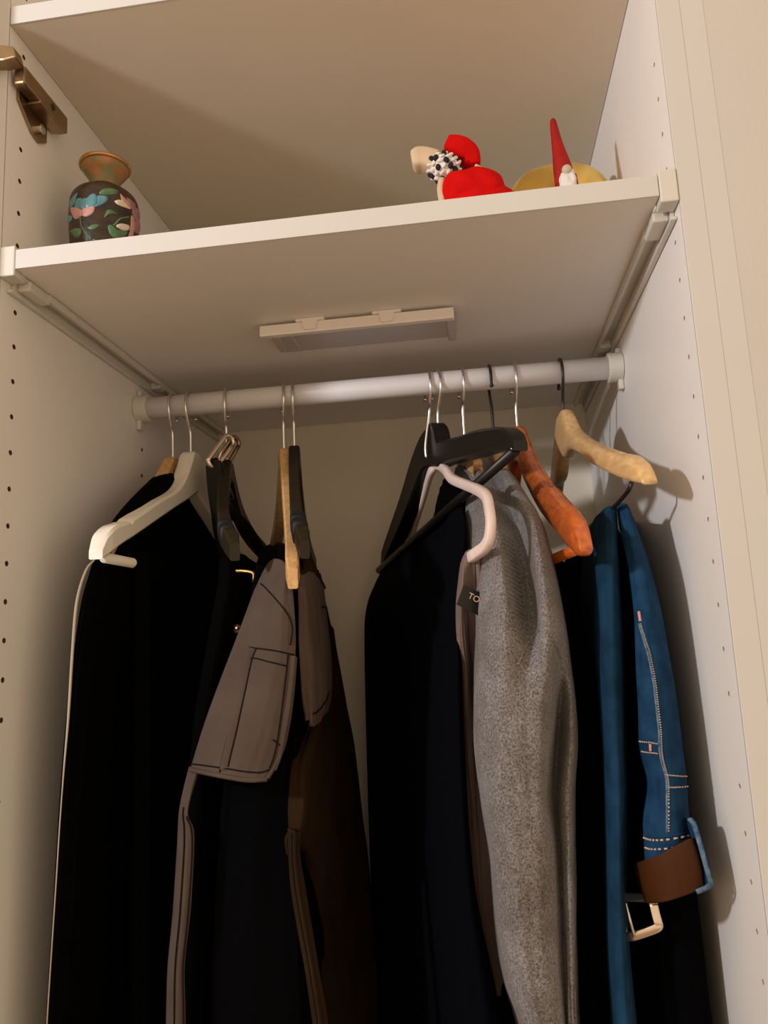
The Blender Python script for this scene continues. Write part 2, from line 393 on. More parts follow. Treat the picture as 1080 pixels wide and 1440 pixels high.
# ------------------------------------------------------------------ lamp under the shelf
lamp = thing('cupboard_lamp', 'slim white battery light bar with clear cover stuck under the lower shelf', 'light', loc=(.285, .19, 0))
def chl(o, par): o.parent = par; o.matrix_parent_inverse = Matrix.Translation(-V(par.location)); return o
chl(obj('housing', bx(.184, .386, .1585, .1660, -.0145, -.0030), M['lamp_white'], bevel=.0006), lamp)
chl(obj('clear_cover', bx(.190, .3845, .1662, .2210, -.0100, -.0032), M['lamp_clear'], bevel=.0025), lamp)
chl(obj('end_cap', bx(.3775, .3865, .1662, .2230, -.0135, -.0030), M['lamp_clear'], bevel=.0015), lamp)
for x in (.238, .318):
    bm = prism([(x-.015, -.0002), (x+.015, -.0002), (x+.015, -.0028), (x+.008, -.0032), (x+.006, -.0125), (x-.006, -.0125), (x-.008, -.0032), (x-.015, -.0028)], 'y', .1560, .1583)
    chl(obj('mounting_clip', bm, M['lamp_white'], bevel=.0004), lamp)
    chl(obj('clip_base', bx(x-.015, x+.015, .1584, .200, -.0028, -.0002), M['lamp_white']), lamp)
for x in (.200, .214):
    chl(obj('contact', bx(x, x+.0015, .172, .214, -.0112, -.0101), M['steel']), lamp)

# ------------------------------------------------------------------ objects on the shelf
ZS = .0178
def put(o, par): return chl(o, par)
vc = at(147, 300, .085); vx, vy = vc.x, .085
vase = thing('vase', 'small dark cloisonne vase with blue and pink flowers on the shelf', 'vase', loc=(vx, vy, ZS))
sc = (.645*107/FPX)/2          # body radius
zt = at(148, 236, .085).z
H = zt-ZS
body = [(0, 0), (.5*sc, 0), (.55*sc, .004), (.60*sc, .008), (.80*sc, .025), (.95*sc, .042), (1.0*sc, H-.062), (1.0*sc, H-.049), (.975*sc, H-.040), (.87*sc, H-.0335), (.62*sc, H-.0290), (.42*sc, H-.0260)]
prof = [V((r, z, 0)) for r, z in body[1:]]
ps = [(0, 0)]+[(p.x, p.y) for p in spline(prof, 60)]
put(obj('vase_body', lathe(ps, (vx, vy, ZS)), M['cloisonne'], smooth=True), vase)
neck = spline([V((.42*sc, H-.027, 0)), V((.40*sc, H-.023, 0)), V((.48*sc, H-.014, 0)), V((.64*sc, H-.006, 0)), V((.70*sc, H-.001, 0))], 20)
put(obj('vase_neck', lathe([(p.x, p.y) for p in neck]+[(.66*sc, H-.001), (.36*sc, H-.018), (.34*sc, H-.024)], (vx, vy, ZS)), M['enamel_neck'], smooth=True), vase)
rim = [V((vx+.70*sc*math.cos(a), vy+.70*sc*math.sin(a), ZS+H)) for a in [2*math.pi*i/48 for i in range(49)]]
put(obj('gilt_rim', sweep(rim, .0020, n=10), M['vase_gold'], smooth=True), vase)
put(obj('neck_ring', sweep([V((vx+.43*sc*math.cos(a), vy+.43*sc*math.sin(a), ZS+H-.0250)) for a in [2*math.pi*i/36 for i in range(37)]], .0016, n=8), M['blackwire'], smooth=True), vase)
def radius_at(z):
    for (r0, z0), (r1, z1) in zip(ps[1:], ps[2:]):
        if z0 <= z <= z1 and z1 > z0: return r0+(r1-r0)*(z-z0)/(z1-z0)
    return ps[-1][0]
def on_vase(u, v):
    # where the line of sight meets the vase body
    d = ray(u, v); best = None
    t = .5
    while t < .85:
        p = CAM+d*t; rr = math.hypot(p.x-vx, p.y-vy)
        if rr <= radius_at(p.z-ZS) : return p
        t += .0004
    t = ((V((vx, vy, 0))-CAM).dot(V((d.x, d.y, 0))))/(d.x**2+d.y**2); p = CAM+d*t
    q = V((p.x-vx, p.y-vy, 0)).normalized()*radius_at(p.z-ZS); return V((vx+q.x, vy+q.y, p.z))
def crop(x, y): return x/3.375, 60+y/3.375
def petal(name, poly, m, off=.0007):
    # a raised enamel patch following the body: fan of the outline with a puffed centre
    poly = [(p.x, p.y) for p in spline([V((x, y, 0)) for x, y in poly], len(poly)*4, True)]
    cx = sum(p[0] for p in poly)/len(poly); cyy = sum(p[1] for p in poly)/len(poly)
    bm = bmesh.new(); rings = []
    for f, o_ in ((1, .0001), (.9, off), (.6, off*1.3), (.3, off*1.5)):
        ring = []
        for x, y in poly:
            p = on_vase(*crop(cx+(x-cx)*f, cyy+(y-cyy)*f)); n = V((p.x-vx, p.y-vy, 0)).normalized()
            ring.append(bm.verts.new(p+n*o_))
        rings.append(ring)
    for a, b in zip(rings, rings[1:]):
        for i in range(len(a)): j = (i+1) % len(a); bm.faces.new([a[i], a[j], b[j], b[i]])
    bm.faces.new(rings[-1])
    return put(obj(name, bm, m, smooth=True), vase)
petal('petal', [(358, 752), (372, 738), (392, 740), (405, 752), (408, 780), (385, 790), (355, 788)], M['en_blue'])
petal('petal', [(395, 742), (412, 738), (428, 722), (445, 716), (460, 728), (462, 762), (440, 782), (408, 782)], M['en_blue'])
petal('petal', [(462, 728), (485, 725), (508, 730), (512, 745), (500, 760), (470, 775), (450, 780), (462, 760)], M['en_blue'])
petal('petal', [(330, 760), (345, 735), (368, 712), (360, 740), (352, 765), (335, 790)], M['en_blue'])
petal('petal', [(335, 785), (360, 782), (385, 792), (388, 822), (358, 838), (340, 812)], M['en_pink'])
petal('petal', [(388, 790), (420, 780), (448, 778), (442, 808), (415, 825), (390, 820)], M['en_pink'])
petal('petal', [(322, 825), (342, 822), (340, 845), (325, 855)], M['en_blue'])
petal('petal', [(568, 716), (582, 728), (612, 760), (618, 790), (600, 780), (578, 750)], M['en_pink'])
petal('petal', [(543, 752), (575, 746), (605, 766), (620, 790), (590, 782), (560, 770)], M['en_cream'])
petal('petal', [(600, 735), (625, 750), (642, 772), (636, 800), (618, 780)], M['en_mauve'])
petal('petal', [(626, 800), (648, 785), (662, 810), (660, 850), (640, 840)], M['en_mauve'])
petal('petal', [(640, 850), (664, 850), (668, 890), (650, 905), (632, 890)], M['en_mauve'])
petal('petal', [(622, 820), (638, 840), (636, 880), (628, 925), (608, 925), (618, 880)], M['en_pink'])
petal('petal', [(550, 868), (575, 858), (612, 868), (612, 888), (585, 892), (560, 880)], M['en_cream'])
petal('leaf', [(512, 872), (530, 866), (560, 888), (605, 895), (590, 920), (555, 928), (525, 915)], M['en_green'])
petal('leaf', [(495, 832), (505, 800), (525, 793), (558, 812), (530, 815), (510, 820)], M['en_green'])
petal('leaf', [(415, 880), (440, 864), (472, 866), (455, 884), (430, 888)], M['en_green'])
petal('leaf', [(335, 895), (355, 882), (385, 884), (382, 910), (365, 928), (345, 912)], M['en_green'])
petal('leaf', [(470, 712), (490, 695), (530, 692), (560, 702), (555, 718), (520, 724), (485, 722)], M['en_green'])
for path in ([(380, 825), (385, 870), (410, 910), (440, 935)], [(540, 868), (570, 835), (620, 825)], [(440, 935), (480, 945), (530, 935)]):
    pp = []
    for k in range(len(path)-1):
        for t in range(6):
            f = t/6; pp.append(on_vase(*crop(path[k][0]*(1-f)+path[k+1][0]*f, path[k][1]*(1-f)+path[k+1][1]*f)))
    put(obj('stem', sweep(pp, .0009, n=6), M['en_green'], smooth=True), vase)

# gold ball and clay gnome
gbm = blob((0, 0, 0), (1, 1, 1), sub=5)
for v in gbm.verts:
    k = (abs(v.co.x)**2.6+abs(v.co.y)**2.6+abs(v.co.z)**2.6)**(1/2.6); v.co /= k
    v.co = V((.5045+v.co.x*.0600, .205+v.co.y*.046, ZS+.0715+v.co.z*.0715))
gb = obj('gold_ball', gbm, M['gold'], smooth=True)
gb['label'] = 'shiny gold rounded ornament behind the pointed red hat on the shelf'; gb['category'] = 'ornament'
GY = .130
gx = at(797, 255, GY)
gn = thing('gnome', 'tiny figure with long pointed red hat and white beard before the gold ornament', 'figurine', loc=(gx.x, GY, ZS))
zb = at(797, 250, GY).z
put(obj('gnome_body', lathe([(0, 0), (.014, 0), (.0155, .01), (.0135, .05), (.010, zb-ZS), (0, zb-ZS+.004)], (gx.x, GY, ZS), 32), M['redclay'], smooth=True), gn)
hp = [at(795, 262, GY), at(792, 242, GY), at(788, 223, GY), at(784, 205, GY), at(780, 185, GY), at(778, 173, GY), at(777, 167, GY)]
def tap(t):
    ks = [(0, 1.0), (.2, .95), (.42, .67), (.6, .48), (.75, .38), (.92, .28), (1, .12)]
    for (a, x), (b, y) in zip(ks, ks[1:]):
        if a <= t <= b: return x+(y-x)*(t-a)/(b-a)
put(obj('pointed_hat', sweep(spline(hp, 30), .0098, n=20, taper=tap), M['redclay'], smooth=True), gn)
put(obj('nose', blob(at(797, 239, GY-.014), (.0048, .0045, .0052)), M['clay'], smooth=True), gn)
put(obj('beard', blob(at(800, 255, GY-.0115), (.0082, .005, .0125), lump=.3, sub=4), M['white_wool'], smooth=True), gn)

# soft red doll lying on the shelf
dl = thing('stuffed_doll', 'small red felt doll with cream end and black-and-white knitted collar, lying on shelf', 'toy', loc=(.42, .10, ZS))
Yd = .10
c0 = at(668, 276, Yd)
bm = blob((c0.x, Yd, c0.z), (.0330, .026, .0245), rot=Matrix.Rotation(math.radians(14), 3, 'Y'), lump=.16, sub=5)
o = put(obj('doll_body', bm, M['red'], smooth=True), dl)
bm = blob((c0.x+.006, Yd, c0.z-.024), (.037, .028, .036), lump=.08, seed=3, sub=5)
for v in bm.verts: v.co.z = max(v.co.z, ZS+.0003)
put(obj('doll_skirt', bm, M['red'], smooth=True), dl)
hh = [at(629, 205, .105), at(640, 209, .105), at(652, 215, .105), at(662, 224, .105), at(664, 238, .105)]
bm = sweep(spline(hh, 24), .0125, .0092, n=28, side=V((0, 1, 0)), square=True, taper=lambda t: .80+.28*math.sin(math.pi*t))
put(obj('doll_hat', bm, M['red'], smooth=True), dl)
kc = at(625, 237, .095)
put(obj('cream_end', sweep(spline([at(579, 227, .095), at(584, 226, .095), at(596, 225, .095), at(615, 230, .095)], 20), .0095, .0092, n=24, side=V((0, 1, 0)), square=True, taper=lambda t: .62+.45*math.sqrt(min(1, t*2.2))), M['cream'], smooth=True), dl)
R_ = Matrix.Rotation(math.radians(25), 3, 'Y'); kr = V((.0160, .015, .0120))
kb = put(obj('knitted_collar', blob(kc, kr*.97, rot=R_), M['white_wool'], smooth=True), dl)
bw, bb = bmesh.new(), bmesh.new()
for i in range(1, 9):
    th = math.pi*i/9; nn = max(5, int(15*math.sin(th)))
    for j in range(nn):
        ph = 2*math.pi*(j+.5*(i % 2))/nn
        dirv = V((math.cos(th), math.sin(th)*math.cos(ph), math.sin(th)*math.sin(ph)))
        p = kc+R_ @ V((dirv.x*kr.x, dirv.y*kr.y, dirv.z*kr.z))
        blk = (j+i*2) % 3 == 0
        blob(p, (.0032, .0022, .0016) if not blk else (.0026, .0026, .0034), rot=Matrix.Rotation(random.uniform(-.9, .3), 3, 'Y'), bm=bb if blk else bw, sub=2)
o = put(obj('white_stitches', bw, M['white_wool'], smooth=True), dl); o['kind'] = 'stuff'
o = put(obj('black_stitches', bb, M['black_wool'], smooth=True), dl); o['kind'] = 'stuff'
put(obj('doll_arm', sweep(spline([at(622, 252, .092), at(620, 266, .092), at(622, 280, .092), at(624, 292, .094)], 12), .0038, n=12), M['cream'], smooth=True), dl)
put(obj('hat_band', sweep(spline([at(668, 234, .092), at(676, 238, .092), at(684, 244, .094)], 8), .0026, .0022, n=10), M['cream'], smooth=True), dl)

# ------------------------------------------------------------------ hangers
def hook(t, x0, th, zneck, m, flip=False, R=.0160, r=.0017, lean=0):
    # wire hook over the rod in the hanger's own plane
    s = 1 if flip else -1
    d = V((-math.sin(th)*1.0, math.cos(th), 0))      # towards the back along the hanger
    c = V((x0, YR, ZR)); zt_ = RR+r-R if False else 0
    cc = c+V((0, 0, RR+r-R))                         # circle centre so that the wire rests on top of the rod
    pts = []
    pts.append(cc+d*(-s*R*1.0)+V((0, 0, -.012)))
    for a in range(0, 181, 20):
        an = math.radians(a); pts.append(cc+d*(-s*R*math.cos(an))+V((0, 0, R*math.sin(an))))
    pts.append(cc+d*(s*R*.92)+V((0, 0, -.010)))
    pts.append(cc+d*(s*R*.45)+V((0, 0, -.023)))
    pts.append(cc+d*(s*R*.08)+V((0, 0, -.033)))
    pts.append(V((x0+lean, YR, min(ZR-.044, zneck+.012))))
    pts.append(V((x0+lean, YR, zneck-.004)))
    bm = sweep(spline(pts, 90), r, n=10)
    blob(pts[0], (r*1.45,)*3, bm=bm, sub=2)
    return put(obj('hook', bm, m, smooth=True), t)
def arms(t, x0, th, front, hn, m, back=None, name='shoulder_arms', curve=0, notch=None, cham=.28, rnd=None):
    # one continuous body, rear tip -> neck -> front tip; front/back = [(distance from the neck, top z, bottom z)]
    d = V((math.sin(th), -math.cos(th), 0)); nrm = V((math.cos(th), math.sin(th), 0))
    back = back or front; L = front[-1][0]
    ctl = [V((-s_, a, b)) for s_, a, b in reversed(back[1:])]+[V(front[0])]+[V(p) for p in front[1:]]
    sp = spline(ctl, 130)
    bm = bmesh.new(); rings = []
    for p in sp:
        e = abs(p.x)/L; zt, zb = p.y, p.z
        if zt-zb < .004: zb = zt-.004
        if notch:
            k = (abs(p.x)-notch)/.0045
            if abs(k) < 1: zt -= .0035*(1-abs(k))
        w_ = hn*(1 if e < .94 else max(.55, 1-(e-.94)*5)); c = min(w_, (zt-zb)/2)*cham
        cpt = V((x0, YR, 0))+d*p.x+nrm*(curve*(p.x/L)**2)
        if rnd:
            zc, hh2 = (zt+zb)/2, (zt-zb)/2; ring = []
            for j in range(20):
                an = 2*math.pi*j/20; cc, ss = math.cos(an), math.sin(an)
                ring.append(bm.verts.new(cpt+nrm*(w_*math.copysign(abs(cc)**rnd, cc))+V((0, 0, zc+hh2*math.copysign(abs(ss)**rnd, ss)))))
            rings.append(ring); continue
        rings.append([bm.verts.new(cpt+nrm*n_+V((0, 0, z_))) for n_, z_ in ((w_, zt-c), (w_-c, zt), (-w_+c, zt), (-w_, zt-c), (-w_, zb+c), (-w_+c, zb), (w_-c, zb), (w_, zb+c))])
    for a, b in zip(rings, rings[1:]):
        for j in range(len(a)): k = (j+1) % len(a); bm.faces.new([a[j], a[k], b[k], b[j]])
    bm.faces.new(list(reversed(rings[0]))); bm.faces.new(rings[-1])
    o = put(obj(name, bm, m, smooth=True), t)
    if not rnd: md = o.modifiers.new('es', 'EDGE_SPLIT'); md.split_angle = math.radians(32)
    return d, nrm
def pos(x0, th, s, z, n=0):   # s metres towards the front
    return V((x0+math.sin(th)*s+math.cos(th)*n, YR-math.cos(th)*s+math.sin(th)*n, z))
R = math.radians
def slope(zn, zt, L, h0=.034, h1=.024):      # a plain shoulder: steep neck, then a straight slope down to the tip
    f = lambda k: zn+(zt-zn)*k
    return [(0, zn, zn-h0), (.012, zn-.0005, zn-h0), (.025, f(.10), f(.10)-h0), (.055, f(.34), f(.34)-h0*.9), (L*.45, f(.56), f(.56)-h1*1.1), (L*.7, f(.78), f(.78)-h1), (L*.92, f(.93), f(.93)-h1), (L, f(1.0)-.004, f(1.0)-h1)]
def bar(t, p, q, r, m, name='bar'): return put(obj(name, sweep([p, p.lerp(q, .5), q], r, n=14), m, smooth=True), t)
def hanger(label, x0, deg, front, hn, m, hm, back=None, flip=False, group=None, barz=None, barr=.0045, barm=None, name='clothes_hanger', **k):
    th = R(deg); zn = front[0][1]
    t = thing(name, label, 'hanger', group, loc=(x0, YR, zn))
    hook(t, x0, th, zn, hm, flip); arms(t, x0, th, front, hn, m, back, **k)
    if barz: bar(t, pos(x0, th, front[-1][0]*.93, barz[0]), pos(x0, th, -front[-1][0]*.93, barz[1]), barr, barm or m)
    return t
XA, XB, XC, XD, XE, XF, XG, XH, XK, XI, XJ = .0662, .0441, .1101, .1790, .1915, .3590, .3495, .3877, .4205, .4471, .4991
hanger('chunky matte white hanger at the far left, its round bar end showing', XA, 0,
       [(0, -.104, -.153), (.010, -.106, -.157), (.018, -.119, -.161), (.036, -.142, -.169), (.060, -.1605, -.179), (.105, -.1800, -.199), (.150, -.2010, -.219), (.176, -.2120, -.230), (.196, -.2185, -.239), (.210, -.2280, -.2465), (.218, -.2420, -.2505)],
       .0090, M['white_hanger'], M['steel'], barz=(-.2475, -.2475), barr=.0048, notch=.168)
hanger('light wooden hanger mostly hidden behind the white hanger at far left', XB, 5, slope(-.110, -.225, .185), .0065, M['oak'], M['steel'])
hc = hanger('black plastic hanger behind the hanging belt buckles, second from the left group', XC, 12, slope(-.118, -.236, .20, .024, .020), .0062, M['brownblack'], M['steel'], back=slope(-.118, -.200, .20, .024, .020), curve=.030)
hd = hanger('light wooden hanger seen end-on in front of the grey-brown work trousers', XD, 18, slope(-.110, -.262, .205, .026, .022), .0062, M['oak'], M['steel'], back=slope(-.110, -.205, .205, .026, .022), curve=-.008)
he = hanger('black hanger with banded grips just right of the end-on light wooden hanger', XE, 11.5, slope(-.108, -.238, .197, .024, .020), .0060, M['brownblack'], M['steel'], back=slope(-.108, -.225, .197, .024, .020), curve=.014)
def pads(t, x0, deg, curve, zt, f0=.66, f1=.78, hn=.0075, zn=-.118, L=.2):
    th = R(deg)
    d = V((math.sin(th), -math.cos(th), 0)); nrm = V((math.cos(th), math.sin(th), 0))
    for a, b in ((f0, f0+.07), (f0+.10, f0+.17)):
        path = []
        for i in range(5):
            f = a+(b-a)*i/4; z = zn+(zt-zn)*(.78+(f-.7)*.68)-.0105
            path.append(V((x0, YR, 0))+d*(f*L)+V((0, 0, z))+nrm*(curve*f*f))
        put(obj('grip_pad', sweep(path, hn, .0118, side=nrm, n=14, square=True), M['rubber'], smooth=True), t)
pads(hc, XC, 12, .030, -.236); pads(he, XE, 11.5, .014, -.238, zn=-.108)

# big black moulded hanger, its front arm swung to the right
hf = hanger('large black moulded plastic hanger with diagonal bar, front arm swung to the right', XF, 23.5,
            [(0, -.0920, -.143), (.008, -.100, -.145), (.014, -.1165, -.146), (.028, -.1200, -.147), (.075, -.1285, -.1535), (.120, -.1350, -.1605), (.155, -.1425, -.1650), (.185, -.1500, -.1710), (.202, -.1590, -.1760), (.211, -.1690, -.1780)],
            .0095, M['black_plastic'], M['steel'], back=[(0, -.0920, -.143), (.014, -.0925, -.140), (.040, -.0980, -.140), (.075, -.1180, -.160), (.115, -.1500, -.186), (.160, -.1830, -.212), (.190, -.2060, -.230), (.211, -.2260, -.243)], curve=-.008)
bar(hf, at(724, 634, .078), at(533, 802, .455), .0048, M['black_plastic'])
put(obj('rivet', blob(at(721, 631, .071), (.0022, .0018, .0012)), M['steel'], smooth=True), hf)
# blush hanger with rounded corners
hgp = thing('clothes_hanger', 'slim pale pink hanger with a downturned end between black and grey clothes', 'hanger', loc=(XG, YR, -.13))
hook(hgp, XG, R(16), -.128, M['steel'], lean=-.006)
fr = [at(613, 654, .274), at(619, 655, .262), at(625, 659, .24), at(629, 664, .22), at(637, 674, .20), at(658, 683, .16), at(674, 690, .12), at(684, 699, .095), at(688, 716, .083), at(690, 735, .074), at(688, 756, .074), at(682, 769, .080), at(672, 777, .09), at(665, 782, .098), at(661, 785, .115), at(658, 788, .15)]
put(obj('front_arm', sweep(spline(fr, 90), .0040, .0050, side=V((.95, .3, 0)), n=12, square=True), M['pink'], smooth=True), hgp)
bk = [at(614, 654, .274), at(606, 664, .285), at(598, 690, .33), at(584, 735, .39), at(573, 772, .43), at(569, 790, .435), at(576, 797, .42)]
put(obj('rear_arm', sweep(spline(bk, 50), .0034, .0050, side=V((.95, .3, 0)), n=12, square=True), M['pink'], smooth=True), hgp)
put(obj('bar', sweep([at(658, 788, .15), at(625, 795, .28), at(572, 797, .42)], .0035, n=10), M['pink'], smooth=True), hgp)

hk1 = hanger('wooden hanger hidden inside the shoulders of the grey cardigan', XH, 13, slope(-.128, -.200, .085, .020, .016), .0050, M['oak'], M['steel'])
hk2 = hanger('light wooden hanger on a black hook between grey cardigan and orange hanger', XK, 4, slope(-.128, -.215, .085, .03, .02), .0055, M['pine'], M['blackwire'], flip=True)
hi = hanger('glossy orange-red lacquered wooden hanger with notched shoulder', XI, 8.5,
            [(0, -.1060, -.145), (.012, -.1065, -.150), (.030, -.1250, -.165), (.055, -.1480, -.188), (.100, -.1810, -.219), (.155, -.2110, -.2465), (.185, -.2260, -.2620), (.202, -.2370, -.2690), (.211, -.2450, -.2720), (.2165, -.2560, -.2715), (.219, -.2640, -.2690)],
            .0078, M['cherry'], M['steel'], barz=(-.2640, -.2640), barr=.0048, notch=.120, rnd=.62, back=slope(-.106, -.222, .214, .04, .026))
hj = hanger('natural pale wooden hanger on black hook, furthest right and uncovered', XJ, 3,
            [(0, -.0920, -.1440), (.015, -.0925, -.1440), (.030, -.1030, -.1440), (.050, -.1230, -.1470), (.080, -.1400, -.1570), (.120, -.1580, -.1770), (.165, -.1760, -.1960), (.195, -.1870, -.2080), (.212, -.1930, -.2140), (.228, -.2050, -.2190), (.236, -.2170, -.2215)],
            .0082, M['pine'], M['blackwire'], curve=.018, notch=.186, rnd=.55, back=slope(-.092, -.166, .205, .045, .022))
jw = [at(889, 676, .072), at(886, 686, .073), at(878, 697, .085), at(866, 710, .10), at(860, 715, .115)]
endb = V((.512, .44, -.222)); j4 = jw[-1]
wire = spline(jw, 24)+[j4.lerp(endb, .25), j4.lerp(endb, .6), endb, endb+V((0, .016, .008)), endb+V((0, .022, .030))]
put(obj('trouser_bar', sweep(wire, .0019, n=10), M['blackwire'], smooth=True), hj)
# wooden shade of the neck boss: glint screws


# ------------------------------------------------------------------ clothes
def loft(rows, n=10):
    # rows (z, yf, yb, xf, xb, h): closed flat loop, front x, back x, half thickness
    out = []
    for z, yf, yb, xf, xb, h in rows:
        L = yb-yf; e = min(.02, L*.2); lp = []
        X = lambda y: xf+(xb-xf)*((y-yf)/L if L else 0)
        for y, s in ((yf, 0), (yf+e*.35, .72), (yf+e, 1), (yf+L*.3, 1.0), (yf+L*.5, 1.05), (yf+L*.7, 1.0), (yb-e, 1), (yb-e*.3, .7), (yb, 0),
                     (yb-e*.3, -.7), (yb-e, -1), (yf+L*.7, -1.0), (yf+L*.5, -1.05), (yf+L*.3, -1.0), (yf+e, -1), (yf+e*.35, -.72)):
            lp.append(V((X(y)+s*h, y, z)))
        out.append(lp)
    return out
def garment(name, label, cat, rows, m, wr=.003, seed=0, part='body', fs=(10, 2), nu=96, nv=90, loc=None):
    loc = loc or (rows[0][3], YR, rows[0][0])
    t = thing(name, label, cat, loc=loc)
    sh = Sheet(loft(rows), nu, nv, wr, fs, seed, closed=True)
    put(obj(part, sh.mesh(), m, smooth=True), t)
    return t, sh
# black coat on the far left
coat, csh = garment('coat', 'long black coat with thin cream front edge at the far left', 'coat', [
    (-.134, .235, .300, .050, .044, .010), (-.152, .190, .345, .053, .044, .011), (-.200, .115, .425, .055, .045, .010), (-.236, .080, .470, .0570, .045, .010),
    (-.262, .064, .482, .0560, .045, .009), (-.300, .054, .486, .0530, .046, .009), (-.400, .044, .490, .0480, .046, .009), (-.520, .041, .490, .0430, .044, .009), (-.700, .040, .49, .0370, .042, .009), (-1.1, .04, .49, .034, .042, .009)], M['black'], wr=.0012, seed=3)
pip = [at(133, 787, .060), at(122, 800, .056), at(112, 828, .052), at(106, 862, .048), at(101, 930, .046), at(96, 1010, .043), at(90, 1080, .041), at(84, 1160, .040), at(79, 1240, .040), at(73, 1330, .040), at(66, 1440, .040), at(60, 1560, .040)]
put(obj('cream_piping', sweep(spline(pip, 90), .0011, .0009, side=V((1, .2, 0)), n=8, taper=lambda t: .45+.75*math.sin(math.pi*min(1, t*1.5+.1)) if t < .6 else .5), M['trim'], smooth=True), coat)
put(obj('collar', sweep(spline([V((.046, .205, -.165)), V((.044, .225, -.146)), V((.046, .26, -.140)), V((.046, .30, -.146))], 20), .007, .010, n=12), M['black'], smooth=True), coat)
# trousers on the white hanger's bar
garment('trousers', 'black trousers folded over the bar of the chunky white hanger', 'trousers', [
    (-.2365, .118, .450, .067, .064, .0060), (-.240, .117, .452, .068, .064, .0085), (-.262, .116, .452, .0700, .066, .0085), (-.40, .114, .456, .072, .068, .0095), (-.60, .112, .458, .072, .068, .010), (-.95, .115, .455, .072, .068, .010)],
    M['black2'], wr=.0016, seed=11)
# hidden black garment of the third hanger
tc_, tsh = garment('trousers', 'black trousers under the black hanger, between far-left coat and work trousers', 'trousers', [
    (-.2380, .17, .440, .150, .108, .007), (-.246, .13, .445, .156, .108, .011), (-.270, .115, .447, .160, .110, .012), (-.33, .11, .45, .150, .110, .013), (-.42, .11, .45, .134, .108, .013), (-.60, .11, .45, .122, .106, .013), (-.98, .11, .45, .118, .104, .013)],
    M['black'], wr=.002, seed=17)
for u, v in ((362, 817), (334, 884)):
    P = at(u, v, .125); 
    o = put(obj('button', sweep([P, P+V((0, -.0015, 0)), P+V((0, -.003, 0))], .0042, n=18), M['leather'], smooth=False, bevel=.0006), tc_)
    put(obj('rivet', blob(P+V((.0005, -.0036, .0005)), (.0017, .0012, .0017), sub=3), M['brass'], smooth=True), o)
put(obj('zip_edge', sweep(spline([at(330, 803, .125), at(343, 803, .122), at(356, 806, .120), at(357, 816, .12)], 14), .0016, n=8), M['vase_gold'], smooth=True), tc_)

# belts hanging from the third hook
bl = thing('belt', 'black leather belts hung by gold buckles from the third hook', 'belt', loc=(.108, .25, -.09))
def frame_loop(p, q, wdt, nrm):
    # stadium-shaped buckle frame between p and q
    ax = (q-p).normalized(); s = nrm.cross(ax).normalized()*wdt; out = []
    for c, sg in ((p, -1), (q, 1)):
        for k in range(7):
            an = math.pi*k/6-math.pi/2
            out.append(c+ax*(sg*abs(math.cos(an))*wdt*.8)+s*(math.sin(an)*sg*1.0) if True else c)
    out.append(out[0]); return out
nb = V((.80, -.25, .35)).normalized()
f1 = put(obj('buckle', sweep(spline(frame_loop(at(322, 620, .25), at(300, 650, .235), .0066, nb), 64), .0026, .0030, n=8), M['brass'], smooth=True), bl)
f2 = put(obj('buckle', sweep(spline(frame_loop(at(330, 622, .262), at(313, 652, .250), .0066, nb), 64), .0024, .0028, n=8), M['nickel'], smooth=True), bl)
put(obj('prong', sweep([at(324, 618, .252), at(312, 634, .245), at(306, 648, .240)], .0012, n=8), M['brass'], smooth=True), bl)
sA = [at(300, 646, .236), at(301, 662, .234), at(304, 690, .228), at(308, 715, .222), at(312, 745, .216), at(322, 790, .21), at(326, 830, .21)]
put(obj('strap', sweep(spline(sA, 30), .0115, .0022, side=V((.9, -.4, 0)), n=12, square=True, taper=lambda t: (.55 if t < .05 else 1.0, 1)), M['black_plastic'], smooth=True), bl)
sB = [at(311, 650, .245), at(309, 668, .244), at(311, 695, .238), at(315, 730, .232), at(322, 780, .225), at(330, 830, .22)]
put(obj('strap', sweep(spline(sB, 30), .0065, .0022, side=V((.9, -.4, 0)), n=12, square=True), M['black_plastic'], smooth=True), bl)
put(obj('keeper', sweep([at(313, 680, .236), at(318, 690, .236), at(322, 702, .236)], .0052, .0070, n=10, square=True), M['black_plastic'], smooth=True), bl)
sC = [at(317, 708, .24), at(327, 722, .25), at(345, 740, .27), at(362, 765, .30), at(377, 792, .33), at(384, 805, .35)]
put(obj('strap', sweep(spline(sC, 24), .0062, .0020, side=V((.5, .2, .8)), n=12, square=True), M['black_plastic'], smooth=True), bl)

# ---- work trousers with hanging tool pockets
wt = thing('work_trousers', 'grey-brown and black work trousers with loose stitched tool pockets', 'trousers', loc=(.19, .26, -.24))
